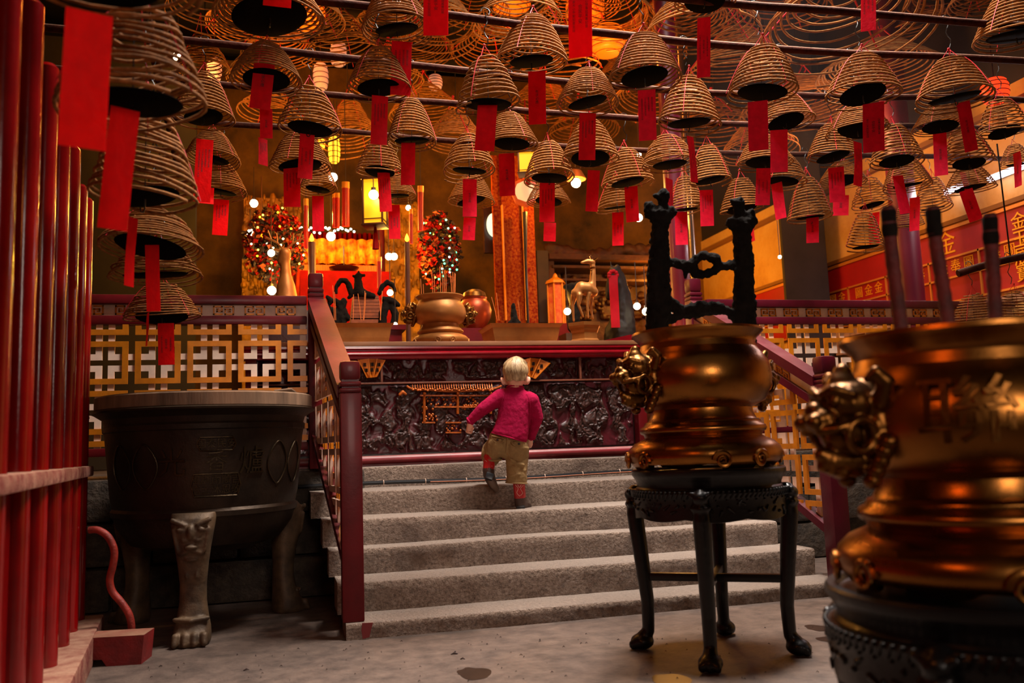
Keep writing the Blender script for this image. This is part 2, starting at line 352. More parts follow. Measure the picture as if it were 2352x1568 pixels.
KEY=[((0,0),(1,.17)),((0,0),(.17,1)),((0,.83),(1,1)),((.83,.32),(1,1)),((.34,.32),(1,.47)),((.34,.32),(.5,.68)),((.34,.56),(.68,.70))]
def key_block(mb,o,ex,ey,ez,x,y,s,flip,th=.007):
    for (a,b),(c,d) in KEY:
        if flip: a,c=1-c,1-a; b,d=1-d,1-b
        mb.prism([(x+a*s,y+b*s),(x+c*s,y+b*s),(x+c*s,y+d*s),(x+a*s,y+d*s)],o,ex,ey,ez,th)
def newel(parent,c,z0,z1,w,mt):
    m=MB(); zc=z1-.16
    m.box((c[0],c[1],(z0+zc)/2),(w,w,zc-z0),bev=.008)
    for z,h in ((zc+.012,.026),(zc+.043,.026)): m.box((c[0],c[1],z),(w*1.02,w*1.02,h),bev=.011)
    m.box((c[0],c[1],zc+.03),(w*.8,w*.8,.1)); m.box((c[0],c[1],(zc+.062+z1)/2),(w*.96,w*.96,z1-zc-.062),bev=.02)
    return m.build('newel_post',mt,parent,True,auto=35)
BY=5.70
def straight_rail(name,label,x0,x1,mt):
    t=thing(name,label,'railing',((x0+x1)/2,BY,.82))
    z=dict(t1=1.90,t0=1.842,f0=1.772,l0=1.716,b1=.965,b0=.915)
    m=MB(); m.box(((x0+x1)/2,BY,(z['t1']+z['t0'])/2),(x1-x0,.12,z['t1']-z['t0']),bev=.012); m.build('top_rail',mt,t,True,35)
    m=MB(); m.box(((x0+x1)/2,BY,(z['f0']+z['l0'])/2),(x1-x0,.085,z['f0']-z['l0']),bev=.010); m.build('middle_rail',mt,t,True,35)
    m=MB(); m.box(((x0+x1)/2,BY,(z['b0']+z['b1'])/2),(x1-x0,.09,z['b1']-z['b0']),bev=.008); m.build('bottom_rail',mt,t,True,35)
    m=MB(); m.box(((x0+x1)/2,BY,(z['t0']+z['f0'])/2),(x1-x0,.04,z['t0']-z['f0']+.004)); fr=m.build('frieze_board',whitepaint,t); fr['label']='cream board with gold key pattern'
    n=int((x1-x0)/.19)
    m=MB()
    for i in range(n+1):
        xx=x1-.13-.19*i
        if xx<x0+.02: break
        key_block(m,(0,BY-.02,0),(1,0,0),(0,0,1),(0,-1,0),xx-.065,1.778,.058,False); key_block(m,(0,BY-.02,0),(1,0,0),(0,0,1),(0,-1,0),xx+.003,1.778,.058,True)
    m.build('key_pattern',goldpaint,fr)
    ex,ey,ez=(1,0,0),(0,0,1),(0,1,0); ox,oy=-.463,1.481
    m=MB(); ring_grid(m,(0,BY-.040,0),ex,ey,ez,x0,x1,z['b1'],z['l0'],.301,.262,.034,.010,ox,oy); m.build('gold_lattice',goldpaint,t)['label']='gold square lattice'
    m=MB(); ring_grid(m,(0,BY-.0295,0),ex,ey,ez,x0,x1,z['b1'],z['l0'],.301,.268,.037,.012,ox+.1505,oy+.1505); m.build('white_lattice',whitepaint,t)['label']='cream square lattice behind the gold one'
    return t
straight_rail('balustrade','red balustrade with gold and cream lattice behind the big bronze cauldron',-2.6,.13,redlac)
rr=straight_rail('balustrade','red balustrade with gold and cream lattice behind the brass urns at right',2.96,5.7,pinkred)
def stair_rail(label,xt,xb,mt,side):
    """sloping balustrade from the upper newel down to the lower one"""
    yt,yb=BY,4.40; t=thing('stair_balustrade',label,'railing',(xt,yt,.8))
    newel(t,(xt,yt),PZ,2.055,.10,mt); newel(t,(xb,yb),.079,1.345,.105,mt)
    L=math.hypot(xb-xt,yb-yt); ex=V((xb-xt,yb-yt,0))/L; ez=V((0,0,1)); nrm=V((ex.y,-ex.x,0))
    if nrm.x*side<0: nrm=-nrm          # points outward, away from the steps
    ztop=lambda s:1.93-(.70/L)*s; 
    o=V((xt,yt,0))
    def slope(name,a,b,w,mm,lab=None):
        m=MB(); m.prism([(.045,ztop(.045)+a),(L-.04,ztop(L-.04)+a),(L-.04,ztop(L-.04)+b),(.045,ztop(.045)+b)],o-nrm*w/2,ex,ez,nrm,w); q=m.build(name,mm,t)
        if lab: q['label']=lab
        return q
    slope('hand_rail',-.085,-.02,.115,mt); slope('middle_rail',-.205,-.155,.09,mt); slope('bottom_rail',-.93,-.88,.08,mt)
    fr=slope('frieze_board',-.156,-.084,.035,whitepaint,'cream sloping board with gold key pattern')
    for sgn in (1,-1):
        m=MB(); k=int((L-.2)/.19)
        for i in range(k):
            s=.14+.19*i; y=ztop(s+.03)-.149; sh=ez-ex*0; e2=(ex*1.0+ez*(-.70/L))
            key_block(m,o+nrm*sgn*.0175+ex*s+ez*y,e2,ez,nrm*sgn,0,0,.056,False,.006); key_block(m,o+nrm*sgn*.0175+ex*s+ez*y,e2,ez,nrm*sgn,.066,0,.056,True,.006)
        m.build('key_pattern',goldpaint,fr)
    m=MB(); ring_grid(m,o+nrm*(-.022),ex,ez,nrm,.05,L-.05,0,2,.27,.235,.032,.016,.12,1.2,top=lambda s:ztop(s)-.205,bot=lambda s:ztop(s)-.885); m.build('gold_lattice',goldpaint,t)['label']='gold square lattice'
    m=MB(); ring_grid(m,o+nrm*(.004),ex,ez,nrm,.05,L-.05,0,2,.27,.235,.034,.016,.12+.135,1.335,top=lambda s:ztop(s)-.205,bot=lambda s:ztop(s)-.885); m.build('white_lattice',whitepaint,t)['label']='cream square lattice'
    return t
stair_rail('red sloping stair balustrade with lattice beside the bronze cauldron',.188,.308,redlac,-1)
stair_rail('red sloping stair balustrade between the two brass urns',2.885,3.035,pinkred,1)
# ------------------------------------------------------------------ red fence of lacquered poles, far left
fx=lambda y:-.90+.111*(4.02-y)
f=thing('pole_barrier','tall red lacquered barrier of upright poles at the left edge','barrier',(fx(4),4.,0))
YP=[4.74,4.44,4.12,3.74,3.36,2.98,2.58,2.18,1.78]
for i,y in enumerate(YP):
    m=MB(); zt=[2.24,2.22,2.30,2.38,2.35,2.40,2.9,2.9,2.9][i]; r=.041
    m.tube([(fx(y)-.02,y,.13),(fx(y)-.02,y,zt-.015),(fx(y)-.02,y,zt)],[r,r,r*.7],20); m.build('pole',redlac2,f,True,35)
m=MB()   # boards between the poles below the rail
m.bar((fx(4.76)-.035,4.76,.50),(fx(1.6)-.035,1.6,.50),.02,.74); m.build('lower_panel',redlac2,f)
dusty=mat('dusty_red_paint','#6e2018',.85,var=.45,vscale=14,col2='#9a6a54',bump=.5,bscale=30,glossdust=('#a8866c',.8))
m=MB(); pts=[]
a,b=V((fx(4.80)-.02,4.80,.845)),V((fx(1.5)-.02,1.5,.845))
m.bar(a,b,.125,.052,bev=.012)
mr=m.build('middle_rail',dusty,f,True); mr['label']='dusty rail across the poles'
m=MB(); m.bar((fx(4.84)-.0,4.84,.065),(fx(1.5)+.0,1.5,.065),.20,.13,bev=.01); m.build('base_rail',dusty,f,True)
# foot block with an arched cut, and the S-shaped iron brace
m=MB(); fb=V((-.86,4.27,0)); out=[(0,.03),(.07,.03),(.09,0),(.235,0),(.245,.125),(0,.125)]
m.prism([(x,z) for x,z in out],fb,(1,-.15,0),(0,0,1),(.15,1,0),.15); m.build('foot_block',mat('red_foot_paint','#7a1212',.55,var=.3,vscale=10,bump=.2,glossdust=('#a8886c',1.0)),f)
br=[at(px,py,4.02) for px,py in ((205,1217),(225,1217),(248,1232),(262,1262),(260,1295),(252,1330),(258,1358),(278,1382),(296,1410),(302,1440),(300,1466))]
def smooth_path(p,n=4):
    out=[]
    for i in range(len(p)-1):
        p0,p1,p2,p3=p[max(i-1,0)],p[i],p[i+1],p[min(i+2,len(p)-1)]
        for k in range(n):
            t=k/n; out.append(.5*((2*p1)+(p2-p0)*t+(2*p0-5*p1+4*p2-p3)*t*t+(3*p1-p0-3*p2+p3)*t**3))
    out.append(p[-1]); return out
m=MB(); m.tube(smooth_path(br),.0165,12); m.build('curved_brace',mat('rusty_red_iron','#8a2416',.55,var=.35,vscale=18,bump=.3),f,True)
m=MB(); sc=[(0,0),(.05,0),(.05,.19),(.037,.205),(.052,.24),(.04,.285),(0,.30)]
m.prism(sc,V((fx(4.8)-.03,4.76,.87)),(1,-.1,0),(0,0,1),(0,1,0),.03); m.build('scroll_plate',redlac2,f)
# ------------------------------------------------------------------ big bronze cauldron on three legs
CC=V((-.395,5.05,0))
c=thing('cauldron','huge dark bronze incense cauldron on three beast-headed legs','cauldron',CC)
S=.95
CC.x-=.03
prof=[(.0,.40),(.25,.405),(.40,.45),(.47,.54),(.485,.585),(.50,.60),(.502,.625),(.492,.64),(.498,.665),(.505,.70),(.535,1.0),(.54,1.03),(.548,1.035),(.55,1.06),(.54,1.07),(.55,1.10),(.59,1.125),(.605,1.132),(.607,1.142),(.585,1.15),(.583,1.215),(.57,1.222),(.55,1.22),(.54,1.12),(.50,.68),(.40,.55),(0,.5)]
prof=[(r*.955,z) for r,z in prof]
m=MB(); m.lathe(prof,96,CC); m.build('bowl',bronze,c,True,30)
rimw=mat('ash_worn_bronze','#7d6049',.75,metal=.2,var=.45,vscale=10,bump=.2,bscale=30,stretch=(1,1,.15))
m=MB(); m.lathe([(.560,1.149),(.5645,1.152),(.5645,1.212),(.557,1.218)],96,CC); m.build('rim_band',rimw,c,True,30)['label']='pale worn band round the rim'
# relief on the bowl: two inscription cartouches, pear-shaped ornaments, big raised characters
def on_bowl(a,z,off=.0):   # a: angle from the viewer's side (0 = towards the camera), z height
    r=(.505+(z-.70)*(.535-.505)/.3)*.955+off; ang=-PI/2+a
    return CC+V((r*math.cos(ang),r*math.sin(ang),z))
base_a=math.atan2(0-CC.x,0)*0.0
va=math.atan2((EYE-CC).x,-(EYE-CC).y)     # direction to the camera
relief=mat('bronze_relief','#3a2d1c',.4,metal=.8,var=.3,vscale=12,bump=.2)
m=MB()
def frame(z0,z1,a0,a1):
    q=[(a0,z0),(a1,z0),(a1+.03,(z0+z1)/2),(a1,z1),(a0,z1),(a0-.03,(z0+z1)/2)]
    P=[]
    for (a,z),(a2,z2) in zip(q,q[1:]+q[:1]):
        for k in range(8): P.append(on_bowl(va+a+(a2-a)*k/8,z+(z2-z)*k/8,.004))
    m.tube(P,.005,5,closed=True)
frame(.70,.81,-.12,.30); frame(.925,.99,-.06,.24)
def glyphs(mb,txt,fn,size,depth):
    vs,fs=text_mesh(txt,size,depth); mb.add([fn(p) for p in vs],fs)
glyphs(m,'風調雨順吉\n信士沐恩敬',lambda p:on_bowl(va+.09+p.x/.52,.755+p.y,.003+p.z),.05,.004)
glyphs(m,'國泰民安',lambda p:on_bowl(va+.09+p.x/.53,.957+p.y,.003+p.z),.05,.004)
glyphs(m,'光',lambda p:on_bowl(va-.33+p.x/.52,.86+p.y,.003+p.z),.15,.006)
glyphs(m,'爐',lambda p:on_bowl(va+.45+p.x/.52,.86+p.y,.003+p.z),.15,.006)
glyphs(m,'香',lambda p:on_bowl(va+.09+p.x/.52,.865+p.y,.003+p.z),.11,.006)
for a in (-.62,.78,-.95,1.1):
    P=[]
    for k in range(40):
        t=2*PI*k/40; w=.055*(abs(math.sin(t))**.8)*(1 if math.sin(t)>=0 else -1)*(1.0-.35*math.cos(2*t)); P.append(on_bowl(va+a+w/.52,.855+.11*math.cos(t),.003))
    m.tube(P,.004,5,closed=True)
m.build('raised_inscription',relief,c,True)['label']='raised writing and pear-shaped ornaments cast on the bowl'
# legs: beast mask at the top, waisted shank, clawed paw
legm=mat('dusty_bronze_leg','#54402c',.6,metal=.3,var=.5,vscale=10,bump=.2,glossdust=('#8a745a',.5))
def cauldron_leg(a):
    m=MB(); m.M=Matrix.Translation(CC)@Matrix.Rotation(a,4,'Z')   # leg along local +X
    X=.44; ey=V((0,1,0)); ex=V((1,0,0))
    m.loft([(V((X+o,0,z)),ex*d,ey*w) for z,o,w,d in ((.625,.0,.108,.075),(.60,.015,.108,.085),(.54,.03,.098,.09),(.46,.03,.084,.08),(.38,.02,.072,.066),(.28,.012,.062,.055),(.20,.012,.063,.055),(.13,.02,.074,.062),(.085,.03,.084,.072),(.05,.04,.088,.085),(.02,.045,.088,.09),(.0,.045,.08,.085))],24,2.6)
    F=lambda z:X+.028+(.09 if z>.4 else .07)
    for s in (-1,1):
        m.limb([(F(.58)-.005,s*.03,.57),(F(.58)-.015,s*.085,.595)],[.010,.013],8)                 # brows
        m.ball((F(.55)-.006,s*.048,.548),(.014,.020,.012)); m.ball((F(.5)-.01,s*.028,.500),(.016,.018,.014))
        m.limb([(F(.5)-.02,s*.082,.55),(F(.48)-.025,s*.062,.45),(F(.4)-.03,s*.035,.40)],[.010,.010,.008],8)
        m.limb([(F(.4)-.03,s*.035,.40),(F(.3)-.02,s*.022,.32)],[.008,.006],6)
        m.limb([(F(.45)-.01,s*.0,.455),(F(.45)-.02,s*.045,.435)],[.012,.009],8)
    m.ball((F(.53),0,.535),(.018,.018,.035)); m.ball((F(.47),0,.465),(.018,.03,.012)); m.ball((F(.41)-.03,0,.405),(.02,.035,.01))
    for k in range(4): m.limb([(X+.115,(k-1.5)*.043,.05),(X+.132,(k-1.5)*.045,.018)],[.020,.016],8)
    m.limb([(X+.075,-.075,.125),(X+.095,0,.118),(X+.075,.075,.125)],[.012,.014,.012],8)
    o=blobobj(m,'leg',legm,c,.0065,1); return o
a0=math.atan2(4.72-CC.y,-.44-CC.x)
for k in range(3): cauldron_leg(a0+k*2*PI/3)
# scrap of paper on the rim
m=MB(); p=at(660,905,5.1)
m.limb([p+V((-.07,0,.02)),p+V((.02,0,.025)),p+V((.06,.01,.0))],[.008,.012,.006],6); m.limb([p+V((0,0,.02)),p+V((.0,0,-.03))],[.008,.012],6)
o=m.build('driftwood_stick',mat('grey_bark','#8a6b52',.8,var=.3),None,True); tag(o,'short grey forked stick standing on the rim of the bronze cauldron','stick')
# ------------------------------------------------------------------ brass urns and their stools
def spiral_pts(c,ex,ez,r0,turns,n,flip=1):
    P=[]
    for i in range(n+1):
        t=i/n; a=t*turns*2*PI; r=r0*(1-t*.86); P.append(V(c)+V(ex)*(flip*r*math.cos(a))+V(ez)*(r*math.sin(a)))
    return P
def urn(label,loc,sc,heads,mt,turn=0.,insc=True,lobes=10):
    t=thing('brass_urn',label,'urn',loc)
    L=V(loc)
    pr=[(0,.235),(.20,.238),(.262,.27),(.292,.33),(.296,.37),(.288,.42),(.262,.465),(.240,.492),(.236,.51),(.243,.528),(.262,.545),(.272,.556),(.270,.566),(.255,.566),(.232,.53),(.25,.46),(.278,.37),(.25,.28),(0,.25)]
    m=MB(); m.M=Matrix.Translation(L)@Matrix.Scale(sc,4); m.lathe(pr,96); m.build('bowl',mt,t,True,45)
    ft=[(0,.19),(.19,.2),(.206,.245),(.206,.25),(.208,.225),(.218,.205),(.222,.195),(.236,.19),(.24,.178),(.255,.17),(.26,.158),(.256,.146),(.243,.140),(.238,.128),(.252,.12),(.285,.105),(.308,.082),(.316,.058),(.312,.036),(.300,.022)]
    m=MB(); m.M=Matrix.Translation(L)@Matrix.Scale(sc,4)@Matrix.Rotation(turn,4,'Z')
    m.lathe(ft,96); 
    # skirt cut into four feet with outward curls, arched gaps and scallops between
    def cut(a):
        p=(a+PI/4)%(PI/2)-PI/4; q=abs(p)
        if q<.25: return 0.
        if q<.47: return .052*math.sin(PI*(q-.25)/.22)**.7+.004
        return .004+.016*abs(math.sin(PI*(q-.47)/(PI/4-.47)*.5+PI/2))**6
    m.lathe([(.300,.022),(.293,.012),(.28,.0),(.265,.004),(.27,.03)],288,mod=lambda a,j,r,z:(r-.0*z,z if j==4 else (max(z,z+cut(a)) if j else z+.6*max(0,cut(a)-.02))))
    m.build('stepped_foot',mt,t,True,50)
    for k in range(4):
        for fl in (1,-1):
            m=MB(); m.M=Matrix.Translation(L)@Matrix.Scale(sc,4)@Matrix.Rotation(turn,4,'Z')
            a=PI/2*k+fl*.26
            rad=V((math.cos(a),math.sin(a),0)); tan=V((-math.sin(a),math.cos(a),0))
            P=spiral_pts(rad*.316+V((0,0,.036)),tan*fl,V((0,0,1)),.035,1.8,30)
            m.tube(P,[.010*(1-.55*i/30) for i in range(31)],7); m.build('scroll_foot',mt,t,True)
    for a in heads: beast_head(t,L,sc,a)
    if insc:
        va=math.atan2((EYE-L).y,(EYE-L).x)
        m=MB(); vs,fs=text_mesh('聯',.20,.004)
        def w(p):
            ang=va+insc*.62+p.x/.29; z=.375+p.y*.75; r=.297-abs(z-.365)*.08+p.z*1.
            return L+V((r*math.cos(ang),r*math.sin(ang),z))*1.0 if sc==1 else L+V((r*math.cos(ang),r*math.sin(ang),z))*sc
        m.add([w(p) for p in vs],fs); m.build('raised_character',brassdark,t)['label']='dark raised character on the belly'
    return t
def beast_head(parent,L,sc,a):
    """lion mask with brow, snout, open jaws, ears and curled mane; looks outwards along angle a"""
    m=MB(); m.M=Matrix.Translation(L)@Matrix.Scale(sc,4)@Matrix.Rotation(a,4,'Z')@Matrix.Translation((.288,0,.372))@Matrix.Scale(.94,4)
    m.ball((-.005,0,-.01),(.04,.082,.115),16,12); m.ball((.04,0,.04),(.07,.074,.060),16,12); m.ball((.05,0,-.03),(.06,.048,.05),14,10)   # mount, cranium, core
    m.limb([(.045,0,.085),(.042,0,.115),(.036,0,.132)],[.036,.022,.008],12)                         # pointed top knot
    m.ball((.112,0,.006),(.040,.050,.032),14,10); m.ball((.128,0,.026),(.02,.026,.022))             # snout
    for s in (-1,1):
        m.ball((.145,s*.024,.0),(.019,.020,.019)); m.ball((.096,s*.038,.046),(.017,.017,.015))      # nostril bulges, eyes
        m.limb([(.108,s*.010,.062),(.098,s*.040,.072),(.066,s*.066,.060)],[.011,.015,.009],8)        # brows
        m.limb([(.135,s*.030,-.022),(.105,s*.058,-.016),(.07,s*.070,-.005)],[.012,.011,.009],8)      # upper lip
        q=[(.052+.034*math.cos(a),s*(.066+.006*math.sin(a)),-.034+.036*math.sin(a)) for a in [2*PI*i/20 for i in range(20)]]
        m.tube(q,.0095,8,closed=True)                                                                # curl of the jaw corner
        m.limb([(.0,s*.075,.04),(-.004,s*.09,.085),(.018,s*.088,.108),(.034,s*.078,.094)],[.02,.022,.016,.010],10)   # curled ears
        for k in range(5): m.ball((-.005+.006*k,s*(.082-.009*k),-.05-.022*k),(.022,.022,.019))         # mane curls
        m.limb([(.125,s*.024,-.03),(.120,s*.026,-.052)],[.007,.003],6)                                # fangs
    m.limb([(.03,0,-.095),(.09,0,-.090),(.115,0,-.076)],[.036,.030,.018],10)                          # lower jaw
    for k in range(3): m.ball((.07+.02*k,0,-.118+.008*k),(.018,.028-.006*k,.016))
    o=blobobj(m,'lion_head_handle',brassdark,parent,.0042*sc,1,.0007*sc,60/sc); return o
def stool(label,loc,sc_r,h,la,dark,n=4,ped=1.):
    t=thing('round_stool',label,'stool',loc); L=V(loc)
    m=MB(); m.M=Matrix.Translation(L)
    r=sc_r
    m.lathe([(0,h-.02),(r*.9,h-.012),(r*.93,h),(r*.985,h),(r,h-.006),(r*1.0,h-.022),(r*.985,h-.03),(r*.955,h-.045),(r*.935,h-.06),(r*.93,h-.072),(r*.95,h-.078),(r*.955,h-.08),(0,h-.08)],72)
    m.build('seat_top',dark,t,True,35)
    m=MB(); m.M=Matrix.Translation(L)
    m.lathe([(r*.9,h-.078),(r*1.0,h-.084),(r*1.02,h-.095),(r*1.0,h-.11),(r*.99,h-.12),(r*.985,h-.155),(r*.98,h-.195),(r*.95,h-.197),(r*.94,h-.1)],144,mod=lambda a,j,rr,z:(rr,z-(.012*abs(math.sin(a*n)) if j in(6,7) else 0)))
    ap=m.build('apron',dark,t,True,40)
    m=MB(); m.M=Matrix.Translation(L)
    for k in range(96):
        a=2*PI*k/96; u=V((math.cos(a),math.sin(a),0)); w=V((-math.sin(a),math.cos(a),0))
        m.limb([u*r*1.012+w*.008+V((0,0,h-.087)),u*r*1.006-w*.006+V((0,0,h-.112))],[.0065,.004],5)
        if k%2==0: m.ball(u*r*.995+V((0,0,h-.121)),.0045,6,4)
    m.build('gadroon_band',dark,ap,True)
    m=MB(); m.M=Matrix.Translation(L)   # carved leaves and figures on the apron
    rnd=random.Random(3)
    for k in range(70):
        a=2*PI*k/70; u=V((math.cos(a),math.sin(a),0)); w=V((-math.sin(a),math.cos(a),0)); z=h-.155+rnd.uniform(-.022,.022)
        m.limb([u*r*.988+w*rnd.uniform(-.015,.015)+V((0,0,z)),u*r*.992+w*rnd.uniform(-.025,.025)+V((0,0,z+rnd.uniform(-.022,.022)))],[.007,.003],6)
    m.build('apron_carving',dark,ap,True)
    for k in range(n):
        a=la+2*PI*k/n
        m=MB(); m.M=Matrix.Translation(L)@Matrix.Rotation(a,4,'Z'); q=r
        H=h-.10
        m.limb([(q*.99,0,H),(q*1.0,0,H*.86),(q*.95,0,H*.62),(q*.89,0,H*.30),(q*.90,0,H*.12),(q*.96,0,.055)],[.033,.037,.034,.029,.027,.032],12)
        m.ball((q*.99,0,.035),(.052,.05,.035),14,8)
        for s in (-1,0,1): m.ball((q*1.09,s*.03,.025),(.022,.016,.022))
        m.ball((q*1.04,0,h-.11),(.03,.034,.028)); 
        for s in (-1,1): m.ball((q*1.05,s*.026,h-.147),(.016,.018,.014)); m.ball((q*1.045,s*.034,h-.095),(.014,.016,.014))
        m.ball((q*1.07,0,h-.15),(.02,.022,.016))
        blobobj(m,'leg',dark,t,.007,2)
    for k in range(2):
        a=la+PI*k/2; u=V((math.cos(a),math.sin(a),0)); m=MB(); zz=h*.40
        m.bar(L+u*r*.90+V((0,0,zz+.0*k)),L-u*r*.90+V((0,0,zz+.0*k)),.03-.001*k,.034-.002*k,bev=.004); m.build('cross_stretcher',dark,t,True,35)
    return t
MC=V((1.757,3.44,0))
stool('tall black carved round stool with claw feet under the middle brass urn',MC,.325,.772,math.atan2(3.622-3.44,1.487-1.767),blackwood)
UM=MC+V((-.012,0,.772))
vdir=math.atan2((EYE-UM).y,(EYE-UM).x)
urn('polished brass urn with lion heads on the tall black stool',UM,1.04,[vdir-PI*.27,vdir+PI*.73],brass,vdir+.485,False)
RC=at(2265,1338,1.95); RC.z=.55; RC0=V((RC.x,RC.y,0))
stool('low black carved stool under the large brass urn at right edge',RC0,.345,.552,vdir-.55,blackwood)
UR=V((RC.x,RC.y,.552))
vr=math.atan2((EYE-UR).y,(EYE-UR).x)
urn('big blurred brass urn with lion-head handle in the right foreground',UR,1.0,[vr-PI*.265,vr+PI*.735],brass,vr+.485,-.02)
# ash bed in each urn
for U,lab in ((UM,'grey ash bed inside the brass urn on the tall stool'),(UR,'grey ash bed inside the large foreground brass urn')):
    m=MB(); m.lathe([(0,.530),(.1,.525),(.2,.520),(.228,.518)],48,U); o=m.build('ash_bed',mat('grey_ash','#8a8078',.95,bump=.5,bscale=60),None,True); tag(o,lab,'ash',None,'stuff')
# charred knotted stand rising from the middle urn
ZD=3.80
def zp(x,y,d=0): return at(x,y,ZD+d)
m=MB(); k=.00225
def chain(pp,rr,d=0): m.limb([zp(x,y,d) for x,y in pp],[r*k for r in rr],10)
chain([(1505,800),(1510,740),(1513,690),(1512,640),(1514,590),(1515,540),(1518,500)],[22,22,25,22,20,17,16])
chain([(1492,488),(1518,497),(1542,487)],[12,22,11]); chain([(1522,490),(1524,468),(1524,448)],[12,10,12]); chain([(1525,446),(1505,450)],[9,5]); chain([(1490,472),(1504,482)],[9,10])
chain([(1714,790),(1708,750),(1709,700),(1708,650),(1709,600),(1704,550),(1702,525)],[20,21,23,20,19,18,17])
chain([(1682,512),(1704,520),(1725,508)],[13,23,13]); chain([(1704,505),(1696,480),(1698,464)],[14,11,11]); chain([(1698,464),(1682,462)],[9,5]); chain([(1705,500),(1722,494)],[11,12])
chain([(1515,596),(1548,604),(1576,608)],[10,10,9]); chain([(1704,610),(1680,608),(1662,612)],[11,10,8])
ring=[(1588,606),(1600,592),(1620,586),(1640,592),(1654,610),(1640,622),(1618,630),(1596,626),(1588,606)]
chain(ring,[9,8,9,10,9,8,9,10,9])
chain([(1578,608),(1574,636)],[7,4])
chain([(1524,690),(1546,700),(1568,716)],[13,13,9]); chain([(1582,716),(1610,708),(1652,708)],[14,15,13]); chain([(1668,712),(1690,730),(1706,720)],[9,9,14]); chain([(1508,735),(1548,732),(1572,718)],[12,8,7])
chain([(1700,700),(1722,712),(1726,745)],[16,14,10])
chain([(1500,700),(1494,745)],[12,10])
rnd=random.Random(11)
for i in range(70):
    b=rnd.choice([(1513,1),(1708,-1)]); y=rnd.uniform(530,770); m.ball(zp(b[0]+rnd.uniform(-18,18),y,rnd.uniform(-.03,.03)),rnd.uniform(.008,.021),8,6)
o=blobobj(m,'incense_stand',blackm,None,.0062,1,.009,46); tag(o,'charred black knotted ladder-shaped stand rising from the middle brass urn','stand')
# three thick joss sticks in the foreground urn
jm=mat('dark_joss_stick','#520a08',.7,var=.5,vscale=14,bump=.4); 
jl=['left leaning charred dark red joss stick in the foreground brass urn','middle leaning charred dark red joss stick in the foreground brass urn','right charred dark red joss stick in the foreground brass urn']
for (pts,lab) in (([(2040,478),(2046,560),(2058,660),(2074,790)],jl[0]),([(2142,478),(2150,560),(2166,660),(2186,790)],jl[1]),([(2273,495),(2278,580),(2284,680),(2290,800)],jl[2])):
    t=thing('joss_stick',lab,'incense stick',at(pts[-1][0],pts[-1][1],2.05),0,'thick joss sticks in the foreground urn')
    P=[at(x,y,2.05) for x,y in pts]
    m=MB(); m.tube(smooth_path(P,8),[.0165+.003*noise.noise(V((i*.9,pts[0][0],0))) for i in range(25)],10); m.build('shaft',jm,t,True)
    m=MB(); m.tube([P[0]+(P[1]-P[0])*u+V((0,0,.0)) for u in (-.06,.1,.4,.6,.8)],[.012,.0185,.0175,.0195,.017],10); m.build('charred_tip',blackm,t,True)
# ------------------------------------------------------------------ altar table with carved front
AY=5.82; AX0,AX1=-.25,2.50; ATZ=1.6185
al=thing('altar_table','long red altar table with dark carved relief front above the steps','altar',((AX0+AX1)/2,6.2,PZ))
xc,xw=(AX0+AX1)/2,AX1-AX0
m=MB(); m.box((xc,AY+.43,1.602),(xw+.06,.94,.03),bev=.004); m.build('table_top',mat('worn_table_top','#8a5a38',.5,var=.25,vscale=7,stretch=(.3,1,1)),al,True,35)['label']='worn tan table top'
m=MB()
prof=[(0,1.588),(-.035,1.586),(-.035,1.57),(-.012,1.562),(-.008,1.553),(-.03,1.550),(-.042,1.542),(-.042,1.532),(-.028,1.524),(-.002,1.520),(0,1.505),(.03,1.500)]
N=40; vs=[];fs=[]
for i in range(N+1):
    for (dy,z) in prof: vs.append((AX0-.02+(xw+.04)*i/N,AY+dy,z))
K=len(prof)
for i in range(N):
    for j in range(K-1): fs.append((i*K+j,(i+1)*K+j,(i+1)*K+j+1,i*K+j+1))
m.add(vs,fs); m.box((xc,AY+.45,1.545),(xw,.84,.085)); m.build('cornice_moulding',mat('crimson_lacquer','#8f0f1c',.25,coat=.5,var=.15),al,True,35)
for x in (AX0+.03,AX1-.03): m=MB(); m.box((x,AY+.0,1.17),(.07,.09,.70),bev=.01); m.build('corner_post',redlac,al,True,35)
m=MB(); m.tube([(AX0-.02,AY-.01,.832),(AX1+.02,AY-.01,.832)],.028,12); m.box((xc,AY+.03,.806),(xw+.02,.08,.03)); m.build('base_moulding',mat('dusty_crimson','#7c2026',.45,var=.2,glossdust=('#a08078',.8)),al,True)
m=MB(); m.box((xc,AY+.46,1.16),(xw-.04,.80,.72)); m.build('carcass',darkwood,al)
relief_m0=mat('carved_relief','#2c0e12',.32,coat=.35,var=.5,vscale=30,col2='#5a1620'); 
dark_rel=mat('carved_relief_black','#1f1310',.5,coat=.08,spec=.4,var=.5,vscale=45,col2='#48241c',bump=.15,bscale=120)
